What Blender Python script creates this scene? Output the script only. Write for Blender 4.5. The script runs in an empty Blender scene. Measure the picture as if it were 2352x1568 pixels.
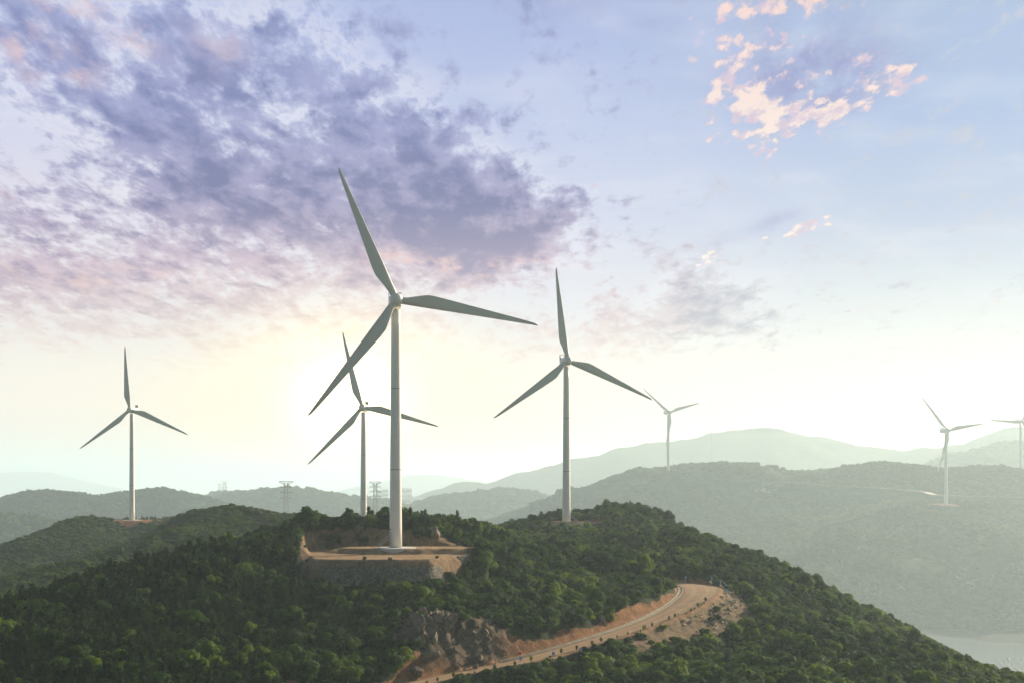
import bpy, bmesh, math, random
import numpy as np
from mathutils import Vector, Matrix

random.seed(7)
rng = np.random.default_rng(11)
R = math.radians
scene = bpy.context.scene
COL = scene.collection

# ------------------------------------------------------------------ camera
F = 1407.0                      # focal length in pixels of a 1024 px wide picture
KF = 2.0
KQ = KF / 1.45                  # the far country is laid out at this larger scale
CAMZ = 110.0 * KF               # camera height above the sea
cam_d = bpy.data.cameras.new('camera')
cam = bpy.data.objects.new('camera', cam_d)
COL.objects.link(cam)
cam.location = (0, 0, CAMZ)
cam.rotation_euler = (R(90), 0, 0)
cam_d.sensor_width = 36
cam_d.lens = F / 1024 * 36
cam_d.shift_y = 137 / 1024
cam_d.clip_start = 1
cam_d.clip_end = 120000
scene.camera = cam

# ------------------------------------------------------------------ render settings
scene.view_settings.view_transform = 'Standard'
scene.view_settings.look = 'None'
scene.view_settings.exposure = 0.75
scene.view_settings.gamma = 1.0
scene.cycles.use_denoising = True
scene.cycles.max_bounces = 6
scene.cycles.diffuse_bounces = 2
scene.cycles.glossy_bounces = 2
scene.cycles.transmission_bounces = 2
scene.cycles.transparent_max_bounces = 6
scene.cycles.volume_bounces = 3
scene.cycles.caustics_reflective = False
scene.cycles.caustics_refractive = False

# ------------------------------------------------------------------ sun and sky
SUN_AZ, SUN_EL = 49.0, 21.0     # to the right of and beyond the scene
sun_d = bpy.data.lights.new('sun', 'SUN')
sun_d.energy = 5.0
sun_d.angle = R(0.6)
sun_d.color = (1.0, 0.85, 0.64)
sun = bpy.data.objects.new('sun', sun_d)
COL.objects.link(sun)
sd = Vector((math.sin(R(SUN_AZ)) * math.cos(R(SUN_EL)), math.cos(R(SUN_AZ)) * math.cos(R(SUN_EL)), math.sin(R(SUN_EL))))
sun.rotation_euler = sd.to_track_quat('Z', 'Y').to_euler()
sun.location = (0, 0, 400)


def lin(c):
    return tuple(((x / 255) / 12.92 if x / 255 <= 0.04045 else ((x / 255 + 0.055) / 1.055) ** 2.4) for x in c)


class NT:
    """small helper around a node tree"""
    def __init__(s, tree):
        s.t = tree
        s.n = tree.nodes
        s.l = tree.links

    def node(s, kind, **kw):
        n = s.n.new(kind)
        for k, v in kw.items():
            setattr(n, k, v)
        return n

    def put(s, sock, v):
        if v is None:
            return
        if isinstance(v, bpy.types.NodeSocket):
            s.l.new(v, sock)
        else:
            if isinstance(v, tuple) and len(v) == 3 and len(getattr(sock, 'default_value', (0,))) == 4:
                v = (*v, 1)
            sock.default_value = v

    def math(s, op, a, b=None, c=None, clamp=False):
        n = s.node('ShaderNodeMath', operation=op, use_clamp=clamp)
        s.put(n.inputs[0], a)
        s.put(n.inputs[1], b)
        s.put(n.inputs[2], c)
        return n.outputs[0]

    def vmath(s, op, a, b=None):
        n = s.node('ShaderNodeVectorMath', operation=op)
        s.put(n.inputs[0], a)
        s.put(n.inputs[1], b)
        return n.outputs['Value'] if op in ('DOT_PRODUCT', 'LENGTH') else n.outputs[0]

    def smooth(s, x, lo, hi, a=0.0, b=1.0):
        n = s.node('ShaderNodeMapRange', interpolation_type='SMOOTHSTEP')
        s.put(n.inputs[0], x)
        for i, v in enumerate((lo, hi, a, b)):
            s.put(n.inputs[1 + i], v)
        return n.outputs[0]

    def mix(s, f, a, b, blend='MIX'):
        n = s.node('ShaderNodeMix', data_type='RGBA', blend_type=blend)
        s.put(n.inputs[0], f)
        s.put(n.inputs[6], a)
        s.put(n.inputs[7], b)
        return n.outputs[2]

    def noise(s, vec, scale, detail=4, rough=0.55, dist=0.0):
        n = s.node('ShaderNodeTexNoise')
        s.put(n.inputs['Vector'], vec)
        n.inputs['Scale'].default_value = scale
        n.inputs['Detail'].default_value = detail
        n.inputs['Roughness'].default_value = rough
        n.inputs['Distortion'].default_value = dist
        return n

    def ramp(s, x, stops):
        n = s.node('ShaderNodeValToRGB')
        s.put(n.inputs[0], x)
        e = n.color_ramp.elements
        while len(e) < len(stops):
            e.new(0.5)
        for el, (p, c) in zip(e, stops):
            el.position = p
            el.color = (*c, 1)
        return n.outputs[0]


def build_world():
    w = bpy.data.worlds.new('World')
    scene.world = w
    w.use_nodes = True
    w.node_tree.nodes.clear()
    N = NT(w.node_tree)
    tc = N.node('ShaderNodeTexCoord')
    d = tc.outputs['Generated']
    sep = N.node('ShaderNodeSeparateXYZ')
    N.l.new(d, sep.inputs[0])
    X, Y, Z = sep.outputs
    k = 180 / math.pi
    az = N.math('MULTIPLY', N.math('ARCTAN2', X, Y), k)
    el = N.math('MULTIPLY', N.math('ARCSINE', Z), k)
    comb = N.node('ShaderNodeCombineXYZ')
    N.l.new(az, comb.inputs[0])
    N.l.new(el, comb.inputs[1])
    P0 = comb.outputs[0]
    # position on a high cloud sheet (perspective of a real cloud deck)
    zz = N.math('ADD', N.math('MAXIMUM', Z, 0.0), 0.12)
    cx = N.math('DIVIDE', X, zz)
    cy = N.math('MULTIPLY', N.math('DIVIDE', Y, zz), 0.42)
    cc = N.node('ShaderNodeCombineXYZ')
    N.l.new(cx, cc.inputs[0])
    N.l.new(cy, cc.inputs[1])
    C = cc.outputs[0]
    # the masks of the cloud groups get ragged outlines
    wob = N.noise(C, 4.0, 4, 0.6)
    wv = N.vmath('SUBTRACT', wob.outputs['Color'], (0.5, 0.5, 0.5))
    sc = N.vmath('MULTIPLY', wv, (5.0, 2.6, 0))
    Pw = N.vmath('ADD', P0, sc)

    def ang(u, v):
        x = (u - 1176) * .43537 / F
        t = (1098 - v) * .43537 / F
        return math.degrees(math.atan(x)), math.degrees(math.atan(t * math.cos(math.atan(x))))

    def blobs(lst, P):
        acc = None
        for b in lst:
            u, v, su, sv, amp = b[:5]
            rot = b[5] if len(b) > 5 else 0
            a, e = ang(u, v)
            m = N.node('ShaderNodeMapping', vector_type='TEXTURE')
            N.l.new(P, m.inputs[0])
            m.inputs['Location'].default_value = (a, e, 0)
            m.inputs['Rotation'].default_value = (0, 0, R(rot))
            m.inputs['Scale'].default_value = (su / 56, sv / 56, 1)
            q = N.vmath('DOT_PRODUCT', m.outputs[0], m.outputs[0])
            g = N.math('EXPONENT', N.math('MULTIPLY', q, -1.0))
            acc = N.math('MULTIPLY', g, amp) if acc is None else N.math('MULTIPLY_ADD', g, amp, acc)
        return acc

    # clear sky, from the horizon to overhead
    t = N.math('DIVIDE', el, 24.0, clamp=True)
    left = N.ramp(t, [(0.0, lin((248, 244, 228))), (0.17, lin((246, 243, 232))), (0.27, lin((238, 232, 232))),
                      (0.42, lin((222, 218, 234))), (0.62, lin((203, 208, 236))), (0.78, lin((180, 192, 230))), (1.0, lin((150, 168, 214)))])
    mid = N.ramp(t, [(0.0, lin((250, 248, 232))), (0.17, lin((248, 245, 234))), (0.27, lin((232, 230, 235))),
                     (0.42, lin((208, 212, 234))), (0.58, lin((186, 196, 230))), (0.74, lin((166, 180, 224))), (1.0, lin((150, 166, 216)))])
    right = N.ramp(t, [(0.0, lin((245, 243, 228))), (0.15, lin((242, 240, 230))), (0.27, lin((222, 226, 228))),
                       (0.42, lin((184, 196, 222))), (0.58, lin((164, 184, 222))), (0.74, lin((162, 182, 218))), (1.0, lin((150, 172, 210)))])
    fl = N.smooth(az, -16, 1)
    fr = N.smooth(az, 1, 17)
    base = N.mix(fr, N.mix(fl, left, mid), right)
    streak = N.noise(N.vmath('MULTIPLY', C, (1.2, 3.0, 1)), 3.0, 3, 0.5)
    base = N.mix(N.smooth(streak.outputs[0], 0.45, 0.75, 0, 0.28), base, lin((232, 232, 240)))

    # --- large cloud deck on the left
    big = [(60, 100, 260, 150, .36), (330, 210, 270, 180, .50), (640, 150, 260, 170, .46), (500, 400, 220, 130, .40), (150, 520, 200, 70, .30), (830, 290, 170, 120, .40),
           (700, 430, 120, 70, .30), (960, 410, 190, 110, .75), (1090, 490, 190, 90, 1.05), (1180, 570, 160, 45, 1.1), (900, 560, 230, 60, .80),
           (560, 480, 190, 90, .48), (430, 400, 160, 70, .30), (640, 540, 180, 70, .42), (230, 610, 300, 60, .52), (40, 650, 160, 45, .60),
           (400, 680, 340, 60, .46), (560, 780, 380, 60, .36), (120, 740, 200, 40, .36), (850, 670, 220, 60, .40), (880, 760, 160, 60, .26), (1090, 640, 150, 35, .42),
           (60, 480, 140, 60, .22), (760, 520, 80, 60, -.22), (560, 565, 70, 30, -.35), (660, 560, 70, 35, -.25), (120, 400, 150, 60, -.22)]
    right_grey = [(1610, 660, 120, 55, .85), (1560, 730, 160, 45, .65), (1700, 735, 150, 24, .48), (1440, 760, 170, 50, .36),
                  (1240, 800, 180, 50, .34), (1330, 440, 60, 22, .40), (1290, 490, 60, 14, .30), (1650, 800, 120, 30, .2)]
    mA = blobs(big + right_grey, Pw)
    Cs = N.vmath('MULTIPLY', C, (1.0, 1.0, 1))
    n1 = N.noise(Cs, 8.5, 5, 0.60, 0.25).outputs[0]
    n2 = N.noise(Cs, 24.0, 4, 0.62, 0.15).outputs[0]
    nn = N.math('ADD', N.math('MULTIPLY', n1, 0.60), N.math('MULTIPLY', n2, 0.52))
    densA = N.math('MULTIPLY_ADD', N.math('SUBTRACT', nn, 0.56), 3.9, mA)
    rimA = N.math('MULTIPLY', N.smooth(densA, -0.15, 0.12), N.smooth(densA, 0.42, 0.15))
    covA = N.smooth(densA, 0.06, 0.80)
    n3 = N.noise(Cs, 14.0, 4, 0.6, 0.3).outputs[0]
    coreA = N.smooth(N.math('MULTIPLY_ADD', N.math('SUBTRACT', n3, 0.5), 3.2, densA), 0.30, 1.75)
    bodyhi = N.ramp(t, [(0.10, lin((250, 234, 220))), (0.24, lin((232, 214, 214))), (0.34, lin((208, 184, 202))), (0.46, lin((158, 150, 192))),
                        (0.60, lin((148, 152, 200))), (0.9, lin((152, 162, 208)))])
    bodylo = N.ramp(t, [(0.10, lin((238, 216, 206))), (0.24, lin((206, 186, 194))), (0.34, lin((146, 130, 170))), (0.46, lin((92, 94, 152))),
                        (0.60, lin((96, 106, 166))), (0.9, lin((112, 126, 182)))])
    bodyA = N.mix(coreA, bodyhi, bodylo)
    # far to the right the lower clouds turn grey
    gr = N.smooth(az, 4, 9)
    bodyA = N.mix(N.math('MULTIPLY', gr, 0.75), bodyA, N.mix(coreA, lin((205, 207, 216)), lin((165, 170, 192))))
    rimc = N.mix(N.math('MULTIPLY', N.math('MULTIPLY', rimA, N.smooth(mA, 0.1, 0.4)), 0.35), base, lin((238, 234, 244)))
    col = N.mix(N.math('MULTIPLY', covA, 0.95), rimc, bodyA)
    # pink and peach sunlit undersides
    pinkm = blobs([(170, 20, 90, 45, .9), (310, 95, 55, 45, .6), (500, 80, 60, 70, .4), (160, 150, 50, 25, .7), (50, 110, 50, 60, .7), (20, 30, 30, 20, .8), (1120, 610, 170, 25, .8), (900, 600, 120, 25, .55),
                   (170, 640, 170, 24, .6), (30, 430, 60, 30, .6), (450, 640, 250, 50, .28), (300, 790, 400, 50, .35), (1300, 800, 200, 40, .45), (1620, 780, 160, 40, .25), (860, 50, 260, 50, .0)], Pw)
    pn = N.smooth(N.noise(Cs, 15.0, 5, 0.6).outputs[0], 0.42, 0.64)
    pinkf = N.math('MULTIPLY', N.math('MULTIPLY', pinkm, pn), N.math('ADD', N.math('MULTIPLY', covA, 0.6), 0.4), clamp=True)
    col = N.mix(N.math('MULTIPLY', pinkf, 0.85), col, N.ramp(t, [(0.2, lin((252, 226, 214))), (0.4, lin((240, 196, 196))), (0.8, lin((250, 214, 205)))]))

    # --- pink cumulus puffs on the right with blue shade behind them
    Pr = N.vmath('ADD', P0, N.vmath('MULTIPLY', wv, (3.0, 1.8, 0)))
    shade = blobs([(1830, 120, 150, 95, .9, 10), (1920, 180, 160, 60, .7, 15), (1790, 500, 60, 16, .5, 12), (1640, 555, 50, 20, .4, 20), (1330, 20, 120, 40, .35), (1480, 60, 60, 30, .3)], Pr)
    sn = N.smooth(N.noise(Cs, 9.0, 4, 0.6).outputs[0], 0.30, 0.62)
    def bgs(c):
        q = N.node('ShaderNodeBackground')
        N.put(q.inputs[0], c)
        q.inputs[1].default_value = 0.60
        return q.outputs[0]

    def over(f, a, b):
        q = N.node('ShaderNodeMixShader')
        N.l.new(f, q.inputs[0])
        N.l.new(a, q.inputs[1])
        N.l.new(b, q.inputs[2])
        return q.outputs[0]
    lay = over(N.math('MULTIPLY', N.math('MULTIPLY', shade, sn), 1.0, clamp=True), bgs(col), bgs(lin((142, 148, 198))))
    puffm = blobs([(1740, 8, 110, 24, .85), (1880, 8, 60, 16, .6), (1700, 110, 80, 60, .42), (1700, 220, 90, 80, .40), (1800, 150, 190, 120, .30), (1640, 220, 30, 40, .5), (1750, 235, 50, 30, .6), (1800, 285, 90, 40, .75, 0),
                   (1880, 250, 80, 24, .85, 8), (1690, 335, 60, 20, .6), (1780, 345, 35, 14, .6), (2030, 150, 90, 30, .62, 10), (2060, 200, 70, 20, .72, 12), (1960, 215, 90, 30, .5, 12), (1980, 120, 40, 12, .5),
                   (1600, 25, 20, 16, .4), (1810, 525, 70, 13, .95, 12), (1870, 512, 40, 10, .5, 12), (1625, 592, 42, 16, .9), (1440, 60, 16, 10, .0), (1380, 423, 18, 6, .8),
                   (2010, 718, 80, 6, .55, 3), (1880, 690, 60, 6, .5, -6), (1990, 638, 26, 6, .5, 10), (2270, 697, 50, 5, .5, 10), (2080, 755, 40, 6, .4, 5)], Pr)
    pv = N.node('ShaderNodeTexVoronoi', feature='SMOOTH_F1')
    N.l.new(N.vmath('ADD', N.vmath('MULTIPLY', C, (1, 1.35, 1)), N.vmath('MULTIPLY', wv, (0.10, 0.10, 0))), pv.inputs['Vector'])
    pv.inputs['Scale'].default_value = 34
    pv.inputs['Smoothness'].default_value = 0.6
    pf = N.noise(Cs, 38, 4, 0.62).outputs[0]
    puffn = N.math('MULTIPLY_ADD', N.math('SUBTRACT', 0.42, pv.outputs['Distance']), 1.3, N.math('MULTIPLY', N.math('SUBTRACT', pf, 0.5), 2.6))
    pd = N.math('ADD', puffn, N.math('MULTIPLY_ADD', puffm, 0.95, -0.46))
    pc = N.math('MULTIPLY', N.smooth(pd, -0.10, 0.50), N.smooth(puffm, 0.06, 0.3))
    pcol = N.mix(N.math('MULTIPLY', N.smooth(pd, 0.0, 0.5), N.smooth(n2, 0.40, 0.56)), lin((214, 190, 208)), N.ramp(t, [(0.3, lin((252, 242, 232))), (0.6, lin((250, 226, 216))), (0.8, lin((248, 212, 202)))]))
    lay = over(N.math('MULTIPLY', pc, 0.92), lay, bgs(pcol))

    # low veil of haze towards the horizon, and the bright place where the sun stands behind it
    g = blobs([(800, 940, 85, 80, 2.4), (800, 945, 200, 170, 0.45)], P0)
    g2 = blobs([(800, 955, 270, 190, 1.0)], P0)
    g3 = blobs([(820, 1000, 560, 250, 1.0)], P0)
    hz = N.smooth(el, 6.5, 2.2)
    lay = over(N.math('MULTIPLY', hz, 0.8), lay, bgs(N.mix(g3, (1.12, 0.99, 0.88), (1.16, 0.98, 0.72))))
    lay = over(N.math('MULTIPLY', g2, 0.7), lay, bgs((1.34, 1.03, 0.45)))
    glow = N.node('ShaderNodeVectorMath', operation='SCALE')
    glow.inputs[0].default_value = (1.6, 1.35, 0.80)
    N.l.new(g, glow.inputs['Scale'])
    adds = N.node('ShaderNodeAddShader')
    N.l.new(lay, adds.inputs[0])
    N.l.new(bgs(glow.outputs[0]), adds.inputs[1])

    # physical sky, seen on the side away from the photographed clouds
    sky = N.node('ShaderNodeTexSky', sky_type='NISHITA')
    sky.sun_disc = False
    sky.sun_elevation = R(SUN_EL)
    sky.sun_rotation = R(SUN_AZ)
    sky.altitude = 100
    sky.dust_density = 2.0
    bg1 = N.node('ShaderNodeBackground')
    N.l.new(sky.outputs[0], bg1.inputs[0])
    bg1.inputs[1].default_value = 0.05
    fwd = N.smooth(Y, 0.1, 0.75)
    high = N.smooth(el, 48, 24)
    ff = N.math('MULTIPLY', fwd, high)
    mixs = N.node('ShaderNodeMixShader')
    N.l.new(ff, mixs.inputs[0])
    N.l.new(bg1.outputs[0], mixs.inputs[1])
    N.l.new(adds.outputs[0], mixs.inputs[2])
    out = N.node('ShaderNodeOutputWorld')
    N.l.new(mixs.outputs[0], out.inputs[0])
    w.cycles.sampling_method = 'MANUAL'
    w.cycles.sample_map_resolution = 1024


build_world()


# ------------------------------------------------------------------ helpers
def P(u, v, d, dz=0.0):
    """a point d metres out, for a spot of the 2352 px wide picture (used to survey the site)"""
    return ((u - 1176) * .43537 * d / F, d, CAMZ - (v - 1098) * .43537 * d / F + dz)


def PF(u, v, d, dz=0.0):
    return P(u, v, d * KF, dz * KF)


def new_mat(name):
    m = bpy.data.materials.new(name)
    m.use_nodes = True
    N = NT(m.node_tree)
    b = m.node_tree.nodes['Principled BSDF']
    return m, N, b


def simple_mat(name, color, rough=0.7, metallic=0.0, vary=0.12, scale=3.0, bump=0.0):
    m, N, b = new_mat(name)
    tc = N.node('ShaderNodeTexCoord')
    n = N.noise(tc.outputs['Object'], scale, 5, 0.6)
    c = N.mix(n.outputs[0], tuple(x * (1 - vary) for x in color), tuple(min(1, x * (1 + vary)) for x in color))
    N.l.new(c, b.inputs['Base Color'])
    b.inputs['Roughness'].default_value = rough
    b.inputs['Metallic'].default_value = metallic
    if bump:
        bp = N.node('ShaderNodeBump')
        bp.inputs['Distance'].default_value = bump
        N.l.new(n.outputs[0], bp.inputs['Height'])
        N.l.new(bp.outputs[0], b.inputs['Normal'])
    return m


def mesh_obj(name, verts, faces, mat=None, parent=None, smooth=False):
    me = bpy.data.meshes.new(name)
    me.from_pydata([tuple(v) for v in verts], [], [tuple(f) for f in faces])
    me.update()
    if smooth:
        me.shade_smooth()
    o = bpy.data.objects.new(name, me)
    COL.objects.link(o)
    if mat:
        me.materials.append(mat)
    if parent:
        o.parent = parent
    return o


class MB:
    """collects shapes into one mesh"""
    def __init__(s):
        s.v = []
        s.f = []

    def add(s, v, f):
        k = len(s.v)
        s.v += [tuple(x) for x in v]
        s.f += [tuple(i + k for i in q) for q in f]

    def box(s, c, size, rz=0.0, taper=1.0):
        x, y, z = (a / 2 for a in size)
        pts = []
        for dz, t in ((-z, 1.0), (z, taper)):
            for dx, dy in ((-x, -y), (x, -y), (x, y), (-x, y)):
                a, b = dx * t, dy * t
                pts.append((c[0] + a * math.cos(rz) - b * math.sin(rz), c[1] + a * math.sin(rz) + b * math.cos(rz), c[2] + dz))
        s.add(pts, [(3, 2, 1, 0), (4, 5, 6, 7), (0, 1, 5, 4), (1, 2, 6, 5), (2, 3, 7, 6), (3, 0, 4, 7)])

    def bar(s, a, b, r, n=4, r2=None):
        a, b = Vector(a), Vector(b)
        d = (b - a)
        if d.length < 1e-6:
            return
        q = d.to_track_quat('Z', 'Y')
        r2 = r if r2 is None else r2
        pts = []
        for p, rr in ((a, r), (b, r2)):
            for i in range(n):
                t = 2 * math.pi * (i + .5) / n
                pts.append(p + q @ Vector((rr * math.cos(t), rr * math.sin(t), 0)))
        fs = [(i, (i + 1) % n, n + (i + 1) % n, n + i) for i in range(n)]
        fs += [tuple(range(n - 1, -1, -1)), tuple(range(n, 2 * n))]
        s.add(pts, fs)

    def lathe(s, prof, n=32, axis='Z', origin=(0, 0, 0), cap=True):
        pts = []
        for r, h in prof:
            for i in range(n):
                t = 2 * math.pi * i / n
                a, b = r * math.cos(t), r * math.sin(t)
                p = (a, b, h) if axis == 'Z' else (a, -h, b)
                pts.append((p[0] + origin[0], p[1] + origin[1], p[2] + origin[2]))
        fs = []
        for k in range(len(prof) - 1):
            for i in range(n):
                j = (i + 1) % n
                fs.append((k * n + i, k * n + j, (k + 1) * n + j, (k + 1) * n + i))
        if cap:
            fs.append(tuple(range(n - 1, -1, -1)))
            m = (len(prof) - 1) * n
            fs.append(tuple(range(m, m + n)))
        s.add(pts, fs)

    def build(s, name, mat, parent=None, smooth=False):
        return mesh_obj(name, s.v, s.f, mat, parent, smooth)


def empty(name, loc, rz=0.0):
    o = bpy.data.objects.new(name, None)
    COL.objects.link(o)
    o.location = loc
    o.rotation_euler = (0, 0, rz)
    o.empty_display_size = 1
    return o


def tag(o, label=None, cat=None, group=None, kind=None):
    if label:
        o['label'] = label
    if cat:
        o['category'] = cat
    if group:
        o['group'] = group
    if kind:
        o['kind'] = kind
    return o


def copy_tree(o, parent=None):
    c = o.copy()
    COL.objects.link(c)
    c.parent = parent
    for ch in [x for x in bpy.data.objects if x.parent == o]:
        copy_tree(ch, c)
    return c


# ------------------------------------------------------------------ numpy noise
def _hash(ix, iy, seed):
    h = (ix.astype(np.int64) * 374761393 + iy.astype(np.int64) * 668265263 + seed * 974711) & 0x7fffffff
    h = ((h ^ (h >> 13)) * 1274126177) & 0x7fffffff
    return ((h ^ (h >> 16)) & 0xffffff) / float(0xffffff)


def vnoise(x, y, seed=0):
    ix, iy = np.floor(x), np.floor(y)
    fx, fy = x - ix, y - iy
    fx = fx * fx * fx * (fx * (fx * 6 - 15) + 10)
    fy = fy * fy * fy * (fy * (fy * 6 - 15) + 10)
    a, b = _hash(ix, iy, seed), _hash(ix + 1, iy, seed)
    c, d = _hash(ix, iy + 1, seed), _hash(ix + 1, iy + 1, seed)
    return (a + (b - a) * fx) * (1 - fy) + (c + (d - c) * fx) * fy


def fbm(x, y, scale, octs=5, seed=0, gain=0.5):
    s, a, t = 0, 1.0, 0
    x, y = np.asarray(x, float) / scale, np.asarray(y, float) / scale
    for i in range(octs):
        s = s + a * (vnoise(x, y, seed + i * 17) * 2 - 1)
        t += a
        a *= gain
        x, y = x * 2.03 + 11.3, y * 2.03 - 7.7
    return s / t


def ridged(x, y, scale, octs=4, seed=0):
    s, a, t = 0, 1.0, 0
    x, y = np.asarray(x, float) / scale, np.asarray(y, float) / scale
    for i in range(octs):
        s = s + a * (1 - np.abs(vnoise(x, y, seed + i * 13) * 2 - 1))
        t += a
        a *= 0.5
        x, y = x * 2.03 + 5.3, y * 2.03 - 3.7
    return s / t


# ------------------------------------------------------------------ near hill: surveyed points
TREE = -2.6
ctrl = [P(*p) for p in [
    # left shoulder crest
    (-250, 1440, 300, TREE), (0, 1392, 312, TREE), (150, 1352, 320, TREE), (280, 1328, 328, TREE), (440, 1274, 340, TREE), (560, 1268, 348, TREE), (655, 1268, 354, TREE),
    # left slope below
    (0, 1568, 245), (300, 1568, 258), (600, 1568, 268), (850, 1572, 281), (0, 1470, 280), (300, 1450, 296), (600, 1440, 310), (600, 1350, 332), (300, 1380, 315),
    # foot of the retaining wall
    (660, 1345, 340), (760, 1360, 336), (860, 1362, 336), (950, 1340, 340), (800, 1450, 315), (900, 1500, 300), (930, 1400, 325),
    # mound behind the platform
    (630, 1240, 392), (700, 1212, 400, -1.5), (800, 1192, 404, -1.5), (900, 1190, 408, -1.5), (1000, 1184, 412, -1.5), (1060, 1195, 412, -1.5),
    # ridge to the right
    (1100, 1208, 414, TREE), (1170, 1222, 430, TREE), (1250, 1234, 448, TREE), (1350, 1244, 460, TREE), (1430, 1236, 468, TREE), (1490, 1206, 470, TREE), (1600, 1238, 455, TREE),
    (1700, 1284, 436, TREE), (1800, 1336, 418, TREE), (1900, 1388, 402, TREE), (2000, 1436, 386, TREE), (2100, 1480, 371, TREE), (2200, 1512, 360, TREE), (2352, 1556, 345, TREE), (2500, 1620, 325, TREE),
    # slope between ridge and road
    (1080, 1290, 378), (1100, 1350, 358), (1080, 1400, 330), (1200, 1290, 396), (1300, 1270, 420), (1200, 1380, 352), (1320, 1400, 350), (1450, 1360, 376), (1500, 1290, 412), (1560, 1310, 412),
    # just above the cut
    (980, 1430, 304), (1050, 1425, 307), (1180, 1462, 312), (1300, 1432, 327), (1440, 1396, 347), (1530, 1352, 368), (1562, 1330, 390),
    # below the road
    (1200, 1568, 290, -3), (1050, 1600, 280, -2.5), (1400, 1520, 310, -2), (1600, 1480, 336, -1), (1700, 1440, 356), (1760, 1400, 378), (1720, 1370, 398), (1700, 1568, 292), (2000, 1568, 298), (2300, 1575, 325), (1900, 1480, 345), (1400, 1568, 288, -2),
    (1700, 1330, 420), (1620, 1310, 432),
]]
ctrl += [(x, y, z + CAMZ) for x, y, z in [
    (-200, 150, -62), (0, 150, -74), (150, 150, -72), (220, 250, -78), (-200, 240, -40),
    (-140, 370, -42), (-100, 400, -40), (-80, 430, -36), (-50, 450, -24), (-20, 450, -20), (-60, 500, -48),
    (0, 500, -26), (15, 520, -22), (50, 520, -26), (100, 500, -45), (140, 450, -60), (170, 400, -78), (200, 330, -90),
    (22, 568, -17.8), (22, 556, -18.0), (30, 578, -17.5), (8, 580, -19), (38, 596, -14.0), (56, 596, -15.5), (72, 580, -23), (-8, 575, -24), (0, 620, -40), (60, 640, -45),
    (110, 560, -65), (-60, 580, -65), (0, 700, -90), (100, 700, -100), (-120, 480, -70), (200, 500, -100), (-200, 400, -70)]]
ctrl = np.array(ctrl)


def tps_fit(c, lam=0.02):
    xy = c[:, :2] / 100
    n = len(c)
    r2 = ((xy[:, None] - xy[None]) ** 2).sum(-1)
    K = np.where(r2 > 0, r2 * np.log(r2 + 1e-12), 0) + lam * np.eye(n) * 0.1
    A = np.zeros((n + 3, n + 3))
    A[:n, :n] = K
    A[:n, n] = 1
    A[:n, n + 1:] = xy
    A[n, :n] = 1
    A[n + 1:, :n] = xy.T
    return np.linalg.solve(A, np.concatenate([c[:, 2], [0, 0, 0]])), xy


TPS_W, TPS_XY = tps_fit(ctrl)


def tps(x, y):
    out = np.empty(x.shape)
    xf, yf, of = x.ravel() / 100, y.ravel() / 100, out.ravel()
    n = len(TPS_XY)
    for s in range(0, len(xf), 60000):
        a, b = xf[s:s + 60000], yf[s:s + 60000]
        r2 = (a[:, None] - TPS_XY[None, :, 0]) ** 2 + (b[:, None] - TPS_XY[None, :, 1]) ** 2
        of[s:s + 60000] = (r2 * np.log(r2 + 1e-12)) @ TPS_W[:n] + TPS_W[n] + TPS_W[n + 1] * a + TPS_W[n + 2] * b
    return of.reshape(x.shape)


def catmull(pts, n=12):
    pts = [np.array(p, float) for p in pts]
    pts = [2 * pts[0] - pts[1]] + pts + [2 * pts[-1] - pts[-2]]
    out = []
    for i in range(1, len(pts) - 2):
        p0, p1, p2, p3 = pts[i - 1:i + 3]
        for k in range(n):
            t = k / n
            out.append(0.5 * ((2 * p1) + (-p0 + p2) * t + (2 * p0 - 5 * p1 + 4 * p2 - p3) * t * t + (-p0 + 3 * p1 - 3 * p2 + p3) * t ** 3))
    out.append(pts[-2])
    return np.array(out)


# road centre line (x, y, z, half width)
rd = [(720, 1618, 271, 3.0), (860, 1590, 281, 3.0), (1000, 1560, 292, 3.0), (1200, 1517, 307, 3.1), (1350, 1476, 323, 3.2), (1470, 1437, 341, 3.4), (1550, 1402, 358, 4.0),
      (1600, 1370, 374, 5.0), (1610, 1352, 388, 5.6), (1590, 1343, 399, 5.2), (1545, 1338, 406, 4.6), (1480, 1330, 414, 4.2), (1400, 1322, 424, 4.0)]
road = catmull([(*P(u, v, d), w * 0.88) for u, v, d, w in rd], 14)


def road_near(x, y):
    """distance to the road's centre line, its height, half width and side (+1 = uphill) """
    xf, yf = x.ravel(), y.ravel()
    D = np.full(len(xf), 1e9)
    Zr = np.zeros(len(xf))
    Hw = np.full(len(xf), 3.0)
    Sd = np.zeros(len(xf))
    sel = np.where((xf > -110) & (xf < 120) & (yf > 240) & (yf < 460))[0]
    tan = np.gradient(road[:, :2], axis=0)
    for s in range(0, len(sel), 60000):
        q = sel[s:s + 60000]
        dx = xf[q, None] - road[None, :, 0]
        dy = yf[q, None] - road[None, :, 1]
        d2 = dx * dx + dy * dy
        i = d2.argmin(1)
        r = np.arange(len(q))
        # distance along the normal, smoother than to the sample point
        tx, ty = tan[i, 0], tan[i, 1]
        L = np.hypot(tx, ty)
        al = (dx[r, i] * tx + dy[r, i] * ty) / L
        al = np.clip(al, -1.5, 1.5)
        D[q] = np.sqrt(np.maximum(d2[r, i] - al * al, 0))
        dzds = np.gradient(road[:, 2])[i] / L
        Zr[q] = road[i, 2] + dzds * al
        Hw[q] = road[i, 3]
        Sd[q] = np.sign(tx * dy[r, i] - ty * dx[r, i])
    sh = x.shape
    return D.reshape(sh), Zr.reshape(sh), Hw.reshape(sh), Sd.reshape(sh)


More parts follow.
